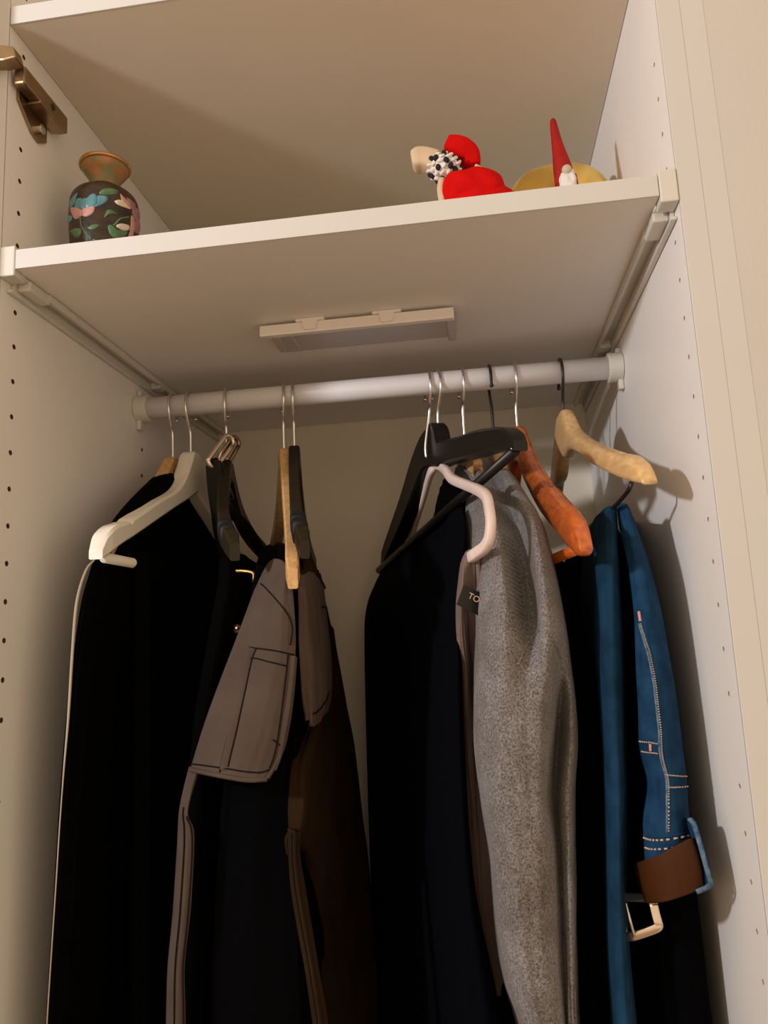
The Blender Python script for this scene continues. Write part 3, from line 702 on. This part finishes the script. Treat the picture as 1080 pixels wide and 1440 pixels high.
# main body of the trousers, folded over the bars
bsh = Sheet(loft([(-.2350, .14, .445, .205, .150, .012), (-.244, .115, .450, .212, .152, .020), (-.27, .105, .46, .212, .156, .024), (-.34, .10, .47, .205, .165, .026), (-.44, .095, .47, .193, .170, .032),
                  (-.60, .09, .47, .186, .178, .040), (-.75, .09, .47, .186, .180, .042), (-1.05, .09, .47, .186, .18, .042)]), 96, 90, .004, (10, 2.5), 23, closed=True)
put(obj('black_legs', bsh.mesh(), M['black2'], smooth=True), wt)
def sheet_part(name, rows, m, par, thick=.003, **k):
    sh = Sheet(rows, **k); return put(obj(name, sh.mesh(thick), m, smooth=True), par), sh
A = at
p1, s1 = sheet_part('tool_pocket', [
    [A(370, 800, .120), A(383, 786, .105), A(398, 790, .085), A(410, 812, .080)],
    [A(350, 850, .105), A(372, 845, .085), A(395, 845, .072), A(414, 855, .074)],
    [A(329, 905, .095), A(360, 905, .075), A(390, 905, .066), A(416, 908, .072)],
    [A(308, 960, .090), A(345, 965, .070), A(382, 965, .063), A(412, 966, .070)],
    [A(290, 1010, .085), A(330, 1020, .066), A(370, 1022, .060), A(405, 1020, .068)],
    [A(277, 1050, .083), A(316, 1062, .064), A(356, 1066, .058), A(395, 1060, .066)],
    [A(267, 1083, .082), A(306, 1091, .063), A(345, 1098, .057), A(375, 1097, .060)]], M['taupe'], wt, nu=60, nv=90, wr=.0012, fs=(5, 10), seed=2)
# pocket seams, bound strips, hem
def seam(sh, px, par, r=.00065, off=.0003, m='thread', name='seam', dash=False, n=50):
    o = put(obj(name, stitch_line(sh, [sh.locate(*p) for p in px], n=n, r=r, off=off, dash=dash), M[m], smooth=True), par)
    if dash: o['kind'] = 'stuff'
    return o
for px in ([(309, 1086), (325, 1020), (338, 974), (347, 931), (351, 911)], [(321, 1078), (334.6, 1020), (345, 971), (354.5, 928), (361, 911)],
           [(405, 919), (399, 974), (391, 1035), (379, 1080)], [(350, 926), (360, 926), (380, 931), (403, 937)], [(351, 910), (372, 913), (395, 917), (414, 921)],
           [(367, 821), (391, 846), (406, 867), (411, 884), (408, 907)], [(268, 1074), (312, 1080), (345, 1085), (367, 1086), (379, 1082)], [(384, 1040), (396, 1050)]):
    seam(s1, px, p1)
def ribbon(sh, px, wdt, off, m, name, par, n=60, h=.0009):
    ps_ = spline([V((*sh.locate(*p), 0)) for p in px], n); path = [sh.P(p.x, p.y, off) for p in ps_]
    return put(obj(name, sweep(path, wdt, h, side=V((1, .1, 0)), n=10, square=True), m, smooth=True), par)
ribbon(s1, [(315, 1083), (330, 1020), (341, 973), (350.5, 930), (356, 912)], .0036, .0002, M['taupe'], 'pocket_strip', p1)
ribbon(s1, [(411, 922), (405, 985), (396, 1040), (384, 1082)], .0030, .0002, M['taupe'], 'pocket_strip', p1)
hem = [s1.P(a, .995, .0) for a in (0, .15, .3, .45, .6, .75, .9, 1.0)]
put(obj('hem', sweep(spline(hem, 50), .0020, .0022, n=10), M['taupe'], smooth=True), p1)
edge_r = [s1.P(1.0, b) for b in (.38, .5, .6, .7, .8, .9, .99)]
put(obj('bound_edge', sweep(spline(edge_r, 50), .0018, .0018, n=8), M['taupe'], smooth=True), p1)
# left side strip below the pocket
q1, sq1 = sheet_part('side_strip', [
    [A(266, 1078, .087), A(271, 1080, .084), A(277, 1083, .082)], [A(258, 1110, .086), A(264, 1112, .082), A(269, 1113, .081)], [A(252, 1140, .085), A(258, 1142, .080), A(264, 1145, .080)],
    [A(250, 1165, .085), A(260, 1165, .079), A(272, 1166, .080)], [A(248, 1200, .085), A(260, 1200, .078), A(273, 1200, .080)],
    [A(243, 1280, .084), A(255, 1280, .076), A(268, 1280, .079)], [A(236, 1360, .084), A(248, 1360, .076), A(260, 1360, .079)], [A(234, 1440, .084), A(247, 1440, .076), A(261, 1440, .079)], [A(230, 1600, .084), A(243, 1600, .076), A(258, 1600, .079)]],
    M['taupe'], wt, nu=16, nv=90, wr=.0008, seed=4, fs=(3, 12))
put(obj('seam', stitch_line(sq1, [(.45, .22), (.45, .45), (.45, .7), (.45, .97)], r=.0007), M['thread'], smooth=True), q1)
put(obj('seam', stitch_line(sq1, [(.86, .27), (.88, .45), (.88, .7), (.88, .97)], r=.0007), M['thread'], smooth=True), q1)
# right pocket, turned into the shade
p2, s2 = sheet_part('tool_pocket', [
    [A(417, 812, .085), A(430, 800, .095), A(447, 812, .130), A(456, 832, .19)],
    [A(420, 850, .080), A(436, 845, .090), A(452, 850, .130), A(459, 860, .20)],
    [A(420, 900, .078), A(440, 900, .088), A(457, 900, .130), A(465, 905, .20)],
    [A(423, 950, .080), A(442, 950, .088), A(460, 950, .130), A(469, 950, .20)],
    [A(428, 990, .083), A(443, 990, .090), A(459, 985, .130), A(468, 980, .19)],
    [A(434, 1012, .087), A(441, 1022, .092), A(452, 1012, .125), A(463, 1000, .17)]], M['taupe'], wt, nu=50, nv=80, wr=.002, fs=(6, 12), seed=9)
put(obj('seam', stitch_line(s2, [(.25, .88), (.45, .86), (.62, .78), (.80, .74)], r=.0008), M['thread'], smooth=True), p2)
put(obj('seam', stitch_line(s2, [(.66, .22), (.78, .20), (.97, .18)], r=.0008), M['thread'], smooth=True), p2)
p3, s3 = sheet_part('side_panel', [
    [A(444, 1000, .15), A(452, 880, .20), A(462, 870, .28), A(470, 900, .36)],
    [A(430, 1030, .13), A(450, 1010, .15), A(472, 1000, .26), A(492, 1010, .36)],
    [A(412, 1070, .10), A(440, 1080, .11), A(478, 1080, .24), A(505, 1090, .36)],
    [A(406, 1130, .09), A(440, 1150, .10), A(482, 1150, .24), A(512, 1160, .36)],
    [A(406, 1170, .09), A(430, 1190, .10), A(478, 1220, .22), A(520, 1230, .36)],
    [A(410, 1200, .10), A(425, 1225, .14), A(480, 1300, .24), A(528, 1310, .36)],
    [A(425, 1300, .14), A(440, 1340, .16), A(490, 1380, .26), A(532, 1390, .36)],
    [A(430, 1500, .14), A(445, 1500, .16), A(490, 1500, .26), A(530, 1500, .36)]], M['taupe_shaded'], wt, nu=60, nv=90, wr=.004, fs=(5, 8), seed=31)
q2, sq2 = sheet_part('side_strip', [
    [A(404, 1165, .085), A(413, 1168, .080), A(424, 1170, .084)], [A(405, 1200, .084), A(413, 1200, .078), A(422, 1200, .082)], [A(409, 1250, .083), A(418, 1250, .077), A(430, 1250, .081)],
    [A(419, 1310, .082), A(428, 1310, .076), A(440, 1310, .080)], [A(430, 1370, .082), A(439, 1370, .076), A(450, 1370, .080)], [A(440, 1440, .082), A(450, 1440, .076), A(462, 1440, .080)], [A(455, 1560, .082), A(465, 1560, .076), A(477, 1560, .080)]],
    M['taupe_shaded'], wt, nu=16, nv=80, wr=.0008, seed=5, fs=(3, 12))
for a in (.35, .65): put(obj('seam', stitch_line(sq2, [(a, .02), (a, .35), (a, .7), (a, .97)], r=.0006), M['thread'], smooth=True), q2)
# crumpled waistband over the bar
put(obj('waistband', Sheet([[A(366, 800, .30), A(378, 782, .22), A(392, 775, .15), A(404, 782, .10)], [A(372, 806, .24), A(384, 796, .18), A(398, 793, .12), A(410, 800, .09)]], 30, 14, .002, (20, 40), 3).mesh(.004), M['taupe_shaded'], smooth=True), wt)
put(obj('waistband', Sheet([[A(415, 790, .10), A(428, 784, .11), A(440, 788, .15), A(452, 806, .24)], [A(414, 806, .085), A(430, 800, .09), A(444, 808, .125), A(456, 828, .22)]], 30, 14, .003, (20, 40), 8).mesh(.004), M['taupe_shaded'], smooth=True), wt)

# ---- black garments in the middle
fb = thing('dress', 'long black garment hanging under the large black plastic hanger', 'dress', loc=(.30, .36, -.2))
def csheet(name, front, back_dx, m, par, **k):
    # front silhouette columns first, then closed round the back
    rows = []
    for r in front: rows.append(r)
    sh = Sheet(rows, closed=True, **k); return put(obj(name, sh.mesh(), m, smooth=True), par), sh
_, fs_ = csheet('body', [
    [A(640, 716, .19), A(600, 752, .29), A(545, 800, .42), A(535, 806, .46), A(548, 806, .46), A(604, 756, .31), A(646, 720, .20)],
    [A(646, 735, .165), A(600, 765, .28), A(540, 812, .42), A(526, 826, .46), A(545, 830, .47), A(610, 790, .32), A(650, 750, .18)],
    [A(646, 780, .145), A(600, 800, .25), A(530, 840, .40), A(515, 858, .46), A(538, 860, .48), A(620, 830, .33), A(650, 790, .18)],
    [A(642, 880, .13), A(600, 890, .20), A(528, 900, .37), A(512, 906, .45), A(535, 906, .48), A(625, 900, .33), A(646, 885, .18)],
    [A(646, 1050, .12), A(600, 1050, .17), A(530, 1050, .35), A(515, 1050, .45), A(535, 1050, .48), A(625, 1050, .33), A(650, 1050, .18)],
    [A(660, 1250, .12), A(612, 1250, .16), A(540, 1250, .34), A(522, 1250, .45), A(540, 1250, .48), A(640, 1250, .33), A(664, 1250, .18)],
    [A(684, 1440, .12), A(628, 1440, .155), A(548, 1440, .34), A(528, 1440, .45), A(545, 1440, .48), A(650, 1440, .33), A(700, 1440, .16)],
    [A(700, 1700, .12), A(640, 1700, .155), A(558, 1700, .34), A(535, 1700, .45), A(552, 1700, .48), A(660, 1700, .33), A(712, 1700, .16)]], 0, M['navy'], fb, nu=110, nv=90, wr=.004, fs=(9, 1.5), seed=41)
gb_ = thing('shirt', 'black knitted top on the pale pink hanger, its shoulder slope showing', 'shirt', loc=(.345, .26, -.15))
csheet('body', [
    [A(624, 673, .245), A(619, 688, .28), A(613, 706, .31), A(616, 708, .315), A(623, 690, .29), A(629, 676, .25)],
    [A(636, 688, .215), A(614, 720, .29), A(603, 738, .34), A(607, 741, .35), A(622, 722, .30), A(648, 690, .225)],
    [A(640, 710, .205), A(604, 760, .30), A(557, 788, .42), A(562, 796, .44), A(625, 770, .33), A(660, 712, .225)],
    [A(645, 760, .20), A(600, 800, .31), A(548, 820, .43), A(556, 824, .45), A(630, 800, .34), A(668, 765, .23)],
    [A(648, 860, .20), A(600, 870, .31), A(548, 880, .43), A(556, 880, .45), A(630, 870, .34), A(672, 860, .23)],
    [A(668, 1200, .20), A(615, 1200, .31), A(556, 1200, .43), A(562, 1200, .45), A(645, 1200, .34), A(700, 1200, .23)],
    [A(750, 1600, .20), A(680, 1600, .31), A(580, 1600, .43), A(590, 1600, .45), A(700, 1600, .34), A(785, 1600, .23)]], 0, M['black'], gb_, nu=90, nv=80, wr=.002, fs=(9, 2), seed=47)
# rose-taupe garment with a black label
rt = thing('shirt', 'rose-brown top with black neck label draped over the pale pink hanger end', 'shirt', loc=(.385, .12, -.26))
r1_, rs = sheet_part('body', [
    [A(648, 792, .120), A(653, 778, .110), A(662, 772, .104), A(670, 776, .108)],
    [A(645, 815, .118), A(650, 806, .102), A(660, 800, .104), A(670, 800, .108)],
    [A(642, 850, .122), A(648, 850, .106), A(660, 850, .114), A(672, 850, .116)],
    [A(642, 900, .135), A(650, 900, .120), A(662, 900, .140), A(676, 900, .130)],
    [A(646, 950, .150), A(656, 950, .140), A(668, 950, .160), A(682, 950, .150)],
    [A(648, 1010, .160), A(658, 1010, .152), A(670, 1010, .160), A(684, 1010, .150)],
    [A(652, 1100, .165), A(662, 1100, .158), A(674, 1100, .162), A(692, 1100, .155)],
    [A(662, 1250, .175), A(672, 1250, .172), A(684, 1250, .172), A(702, 1250, .17)],
    [A(680, 1400, .20), A(690, 1400, .20), A(700, 1400, .20), A(718, 1400, .20)]], M['rose_taupe'], rt, nu=40, nv=90, wr=.002, fs=(6, 12), seed=6)
put(obj('neck_edge', sweep(spline([A(671, 778, .108), A(673, 800, .106), A(675, 830, .108), A(677, 870, .116), A(680, 920, .13)], 40), .0024, .0022, n=8), M['rose_taupe'], smooth=True), rt)
lb = []
lp = [(652, 822), (674, 833), (673, 866), (642, 850)]
n_ = 6; g0 = [[None]*(n_+1) for _ in range(n_+1)]
bm = bmesh.new(); P4 = [A(u, v, y) for (u, v), y in zip(lp, (.0955, .0985, .0995, .0950))]
F = []; 
for i in range(n_+1):
    for j in range(n_+1):
        a, b = j/n_, i/n_
        p = (P4[0]*(1-a)+P4[1]*a)*(1-b)+(P4[3]*(1-a)+P4[2]*a)*b; p.y -= .0012*math.sin(math.pi*a)
        F.append(p)
f1v = [bm.verts.new(p) for p in F]; f2v = [bm.verts.new(p+V((0, .0007, 0))) for p in F]; k_ = n_+1
for i in range(n_):
    for j in range(n_):
        a = i*k_+j; bm.faces.new([f1v[a], f1v[a+1], f1v[a+k_+1], f1v[a+k_]]); bm.faces.new([f2v[a], f2v[a+k_], f2v[a+k_+1], f2v[a+1]])
lbo = put(obj('neck_label', bm, M['black_plastic']), rt); lab(lbo, 'black woven neck label')
tx = bpy.data.curves.new('label_text', 'FONT'); tx.body = 'TO'; tx.size = .0075; tx.extrude = .0001
to = bpy.data.objects.new('lettering', tx); C.objects.link(to)
ex = (P4[1]-P4[0]).normalized(); ez = (P4[0]-P4[3]); ez = (ez-ex*ez.dot(ex)).normalized(); en = ex.cross(ez)
pc = (P4[0]*.62+P4[1]*.38)*.52+(P4[3]*.62+P4[2]*.38)*.48+V((0, -.0016, 0))
tmw = Matrix(((ex.x, ez.x, en.x, pc.x), (ex.y, ez.y, en.y, pc.y), (ex.z, ez.z, en.z, pc.z), (0, 0, 0, 1)))
me = None
bpy.context.view_layer.update()
me = bpy.data.meshes.new_from_object(to.evaluated_get(bpy.context.evaluated_depsgraph_get()))
bpy.data.objects.remove(to); me.transform(tmw); me.materials.clear(); me.materials.append(M['stitch'])
tm = bpy.data.objects.new('lettering', me); C.objects.link(tm); tm.parent = lbo

# ---- grey cardigan
gc = thing('cardigan', 'light grey heather knitted cardigan with rolled shawl collar', 'cardigan', loc=(.42, .2, -.14))
def row(v, ls): return [A(u, v+dv, y) for u, dv, y in ls]
CR = [
 row(648, [(640, 12, .30), (646, 2, .285), (655, -5, .270), (672, -8, .262), (690, -6, .258), (704, 0, .250), (716, 12, .258), (724, 24, .28), (728, 34, .30)]),
 row(672, [(636, 30, .28), (644, 16, .245), (655, 4, .225), (672, -6, .21), (692, -10, .222), (708, -8, .195), (722, -2, .205), (731, 12, .24), (738, 26, .30)]),
 row(705, [(640, 40, .27), (650, 22, .215), (662, 8, .185), (684, 0, .160), (709, -5, .186), (726, -10, .148), (739, -8, .162), (746, 4, .21), (752, 24, .28)]),
 row(745, [(646, 50, .27), (657, 28, .185), (668, 12, .145), (696, 2, .112), (727, -6, .148), (745, -14, .104), (759, -14, .122), (766, -2, .18), (772, 22, .27)]),
 row(800, [(652, 50, .27), (664, 28, .150), (674, 10, .105), (706, 2, .074), (738, -4, .116), (756, -10, .070), (773, -10, .086), (782, 4, .15), (788, 26, .27)]),
 row(860, [(656, 36, .27), (670, 16, .130), (678, 4, .085), (712, 0, .062), (747, -2, .094), (764, -6, .058), (782, -6, .074), (794, 4, .14), (800, 20, .27)]),
 row(910, [(660, 20, .27), (671, 8, .125), (679, 0, .078), (710, 0, .056), (748, 0, .072), (768, 0, .060), (788, 0, .082), (802, 4, .13), (809, 12, .27)]),
 row(985, [(660, 10, .27), (668, 4, .120), (676, 0, .074), (704, 0, .052), (738, 0, .056), (768, 0, .058), (786, 0, .110), (806, 0, .100), (814, 6, .27)]),
 row(1050, [(662, 0, .27), (668, 0, .115), (676, 0, .072), (704, 0, .052), (738, 0, .053), (768, 0, .060), (783, 0, .125), (806, 0, .088), (818, 0, .27)]),
 row(1120, [(668, 0, .27), (676, 0, .112), (685, 0, .070), (708, 0, .052), (740, 0, .052), (768, 0, .062), (780, 0, .115), (802, 0, .082), (818, 0, .27)]),
 row(1200, [(680, 0, .27), (688, 0, .11), (695, 0, .069), (716, 0, .051), (744, 0, .052), (774, 0, .062), (787, 0, .100), (804, 0, .080), (817, 0, .27)]),
 row(1300, [(690, 0, .27), (698, 0, .11), (706, 0, .068), (724, 0, .050), (750, 0, .051), (779, 0, .062), (791, 0, .092), (806, 0, .080), (817, 0, .27)]),
 row(1380, [(705, 0, .27), (713, 0, .11), (721, 0, .067), (738, 0, .050), (760, 0, .052), (784, 0, .062), (795, 0, .088), (808, 0, .080), (820, 0, .27)]),
 row(1450, [(725, 0, .27), (733, 0, .11), (740, 0, .067), (754, 0, .052), (770, 0, .054), (789, 0, .062), (799, 0, .085), (811, 0, .080), (823, 0, .27)]),
 row(1620, [(750, 0, .27), (758, 0, .11), (765, 0, .067), (777, 0, .052), (790, 0, .054), (804, 0, .062), (813, 0, .082), (824, 0, .082), (834, 0, .27)])]
_, cs = sheet_part('body', CR, M['knit'], gc, nu=110, nv=170, wr=.0022, fs=(10, 9), seed=13, thick=.004)
# armhole seam and pocket fold
def gseam(name, px, r, off=.0002, n=40): return put(obj(name, stitch_line(cs, [cs.locate(*p) for p in px], n=n, r=r, off=off), M['knit'], smooth=True), gc)
gseam('armhole_seam', [(728, 935), (742, 905), (756, 888), (762, 885), (775, 898), (788, 925)], .0010)
bmr = bmesh.new()
for i in range(24):
    v0 = 745+i*6.6; u0 = 693+i*1.15
    stitch_line(cs, [cs.locate(u0, v0), cs.locate(u0+14, v0+7), cs.locate(u0+28, v0+16)], n=6, r=.0006, off=.0001, bm=bmr)
o = put(obj('rib_knit', bmr, M['knit'], smooth=True), gc); o['kind'] = 'stuff'
put(obj('neck_lining', Sheet([[A(648, 656, .30), A(666, 650, .32), A(690, 650, .32), A(706, 656, .30)], [A(650, 690, .27), A(668, 700, .26), A(688, 700, .26), A(702, 690, .27)]], 20, 16, 0).mesh(.002), M['knit'], smooth=True), gc)

# ---- black trousers under the orange hanger
garment('trousers', 'black trousers over the bar of the glossy orange-red hanger', 'trousers', [
    (-.2655, .150, .440, .468, .447, .0045), (-.270, .148, .442, .4685, .447, .0085), (-.290, .140, .446, .4705, .447, .0115), (-.36, .120, .45, .4760, .448, .0125), (-.48, .110, .45, .4790, .450, .0130), (-.62, .105, .45, .4740, .452, .013), (-1.0, .10, .45, .470, .452, .013)],
    M['black'], wr=.0012, seed=53)
# ---- jeans folded over the pale hanger's wire bar
jn = thing('jeans', 'blue denim jeans folded over the far-right hanger, waistband hanging down', 'jeans', loc=(.515, .27, -.222))
_, jl = sheet_part('rear_leg', [
    [A(806, 790, .40), A(822, 760, .26), A(838, 728, .165), A(851, 715, .125), A(862, 711, .112), A(868, 713, .115)],
    [A(810, 800, .38), A(825, 775, .22), A(838, 752, .130), A(852, 742, .105), A(865, 745, .100), A(871, 752, .125)],
    [A(816, 850, .38), A(829, 830, .20), A(838, 820, .110), A(853, 815, .088), A(868, 818, .090), A(876, 822, .125)],
    [A(820, 920, .38), A(832, 910, .19), A(840, 905, .100), A(855, 900, .080), A(871, 902, .084), A(879, 904, .12)],
    [A(826, 1020, .38), A(836, 1010, .18), A(845, 1005, .095), A(859, 1000, .075), A(872, 1000, .081), A(880, 1002, .12)],
    [A(830, 1130, .38), A(842, 1125, .18), A(850, 1120, .094), A(864, 1120, .073), A(877, 1120, .079), A(883, 1120, .12)],
    [A(832, 1250, .38), A(844, 1245, .18), A(852, 1240, .094), A(866, 1240, .073), A(877, 1240, .079), A(883, 1240, .12)],
    [A(834, 1350, .38), A(846, 1350, .18), A(856, 1345, .094), A(870, 1345, .073), A(881, 1345, .079), A(887, 1345, .12)],
    [A(840, 1460, .38), A(852, 1460, .18), A(864, 1455, .094), A(878, 1455, .073), A(889, 1455, .079), A(895, 1455, .12)],
    [A(845, 1650, .38), A(860, 1650, .18), A(874, 1650, .094), A(888, 1650, .073), A(899, 1650, .079), A(905, 1650, .12)]], M['denim_shaded'], jn, nu=60, nv=100, wr=.0018, fs=(5, 6), seed=61, thick=.002)
_, jr = sheet_part('front_leg', [
    [A(866, 713, .125), A(870, 708, .112), A(878, 708, .105), A(884, 714, .110), A(888, 722, .14), A(893, 735, .30)],
    [A(872, 750, .112), A(879, 748, .100), A(889, 748, .095), A(899, 756, .105), A(903, 762, .14), A(903, 775, .32)],
    [A(884, 800, .096), A(889, 800, .086), A(901, 800, .080), A(913, 806, .090), A(918, 810, .13), A(915, 815, .33)],
    [A(892, 860, .090), A(897, 860, .079), A(911, 860, .073), A(925, 864, .083), A(931, 866, .12), A(925, 870, .34)],
    [A(894, 920, .088), A(899, 920, .076), A(914, 920, .070), A(934, 920, .079), A(942, 922, .12), A(934, 925, .34)],
    [A(897, 990, .088), A(902, 990, .075), A(922, 990, .067), A(944, 990, .076), A(953, 992, .12), A(942, 995, .34)],
    [A(898, 1050, .090), A(904, 1050, .077), A(926, 1050, .066), A(951, 1050, .074), A(960, 1050, .12), A(948, 1055, .34)],
    [A(908, 1100, .094), A(914, 1100, .083), A(932, 1100, .067), A(957, 1100, .073), A(966, 1100, .12), A(953, 1105, .34)],
    [A(902, 1150, .090), A(908, 1150, .078), A(934, 1150, .066), A(961, 1150, .071), A(970, 1150, .12), A(957, 1155, .34)],
    [A(904, 1185, .088), A(909, 1185, .076), A(936, 1183, .064), A(965, 1180, .069), A(974, 1180, .12), A(960, 1185, .34)],
    [A(906, 1230, .088), A(911, 1230, .075), A(938, 1228, .063), A(968, 1222, .068), A(977, 1222, .12), A(962, 1225, .34)]], M['denim'], jn, nu=70, nv=120, wr=.0016, fs=(6, 9), seed=67, thick=.0025)
# seams, tack and waistband of the jeans
def jseam(px, name='stitching', dash=True, r=.0006, m='stitch', off=.0006, n=60): return seam(jr, px, jn, r, off, m, name, dash, n)
SE = [(899, 877), (906, 902), (913, 927), (919, 960), (923, 993), (927, 1029), (928, 1057), (931, 1073), (937, 1095), (938, 1123), (938, 1171)]
jseam(SE, dash=False, r=.0012, m='denim_light', name='outer_seam', off=.0)
jseam([(u+2.5, v) for u, v in SE], n=200)
jseam([(899, 860), (901, 874)], name='tack', dash=False, r=.0014, m='pinktab', off=.0004, n=6)
jseam([(936, 1089), (950, 1091), (965, 1092)], n=26); jseam([(940, 1107), (952, 1107), (965, 1106)], n=26)
jseam([(900, 1042), (912, 1044), (926, 1046)], n=24); jseam([(903, 1056), (914, 1058), (926, 1060)], n=24)
jseam([(915, 1046), (915.5, 1056)], name='tack', dash=False, r=.0012, m='pinktab', off=.0006, n=6)
jseam([(906, 1178), (933, 1181), (962, 1176)], n=30, r=.0008); jseam([(908, 1192), (930, 1194), (962, 1191)], n=30, r=.0008)
jseam([(905, 1174), (933, 1177), (963, 1172)], name='waistband_ridge', dash=False, r=.0011, m='denim', off=-.0002)
# far side of the waistband standing up beside the wall
wb, ws_ = sheet_part('waistband_end', [
    [A(955, 1170, .10), A(962, 1152, .078), A(970, 1150, .062), A(977, 1155, .058)],
    [A(962, 1196, .10), A(970, 1185, .078), A(979, 1183, .060), A(986, 1186, .055)],
    [A(972, 1228, .10), A(980, 1220, .074), A(989, 1217, .056), A(995, 1219, .052)],
    [A(978, 1258, .10), A(984, 1252, .074), A(993, 1248, .055), A(999, 1246, .052)]], M['denim'], jn, nu=20, nv=40, wr=.0006, seed=3, thick=.002)
ed = [A(970, 1152, .060), A(976, 1160, .056), A(984, 1186, .053), A(992, 1215, .050), A(998, 1236, .049), A(999, 1244, .049), A(990, 1250, .050), A(980, 1254, .052)]
put(obj('waistband_edge', sweep(spline(ed, 60), .0016, .0020, n=8), M['denim_light'], smooth=True), jn)
# inner black layer under the denim, reaching below it
ib, _ = garment('trousers', 'black trousers layered inside the folded jeans at the far right', 'trousers', [
    (-.2300, .150, .420, .5160, .509, .0050), (-.24, .140, .425, .5170, .510, .0075), (-.27, .125, .43, .5200, .515, .0110), (-.34, .112, .44, .5260, .530, .0130), (-.46, .106, .44, .5330, .540, .0145), (-.53, .104, .44, .5350, .540, .016), (-.62, .102, .44, .5330, .540, .019), (-1.0, .10, .44, .530, .535, .022)],
    M['black2'], wr=.001, seed=71)
# belt
be = thing('belt', 'brown leather belt with pale metal buckle through the jeans waistband', 'belt', loc=(.53, .06, -.52))
_, bs = sheet_part('strap', [
    [A(890, 1214, .110), A(899, 1212, .075), A(925, 1203, .058), A(950, 1190, .052), A(970, 1180, .053), A(976, 1178, .060)],
    [A(893, 1230, .110), A(903, 1228, .074), A(930, 1220, .057), A(956, 1210, .051), A(978, 1203, .052), A(984, 1202, .060)],
    [A(898, 1250, .110), A(908, 1250, .074), A(935, 1243, .057), A(960, 1235, .051), A(984, 1228, .052), A(989, 1228, .060)],
    [A(904, 1270, .110), A(914, 1270, .075), A(936, 1268, .058), A(962, 1260, .052), A(986, 1250, .053), A(992, 1248, .060)]], M['leather'], be, nu=50, nv=30, wr=.0003, seed=1, thick=.0035)
bkp = [A(911, 1268, .095), A(917, 1266, .090), A(921, 1280, .088), A(931, 1300, .086), A(926, 1308, .086), A(905, 1316, .088), A(886, 1320, .092), A(880, 1316, .095)]
seg = [A(919, 1272, .089), A(922, 1285, .088), A(925, 1296, .087), A(926, 1302, .087), A(921, 1306, .087), A(908, 1311, .088), A(892, 1316, .090), A(882, 1317, .093), A(878, 1313, .095), A(874, 1300, .100), A(868, 1270, .108), A(876, 1262, .108), A(900, 1262, .100), A(916, 1264, .092), A(919, 1272, .089)]
put(obj('buckle', sweep(spline(seg, 120), .0013, .0034, side=V((.15, 1, .1)), n=10, square=True), M['brass'], smooth=True), be)
put(obj('prong', sweep([A(880, 1270, .084), A(886, 1295, .083), A(892, 1317, .083)], .0013, n=8), M['brass'], smooth=True), be)
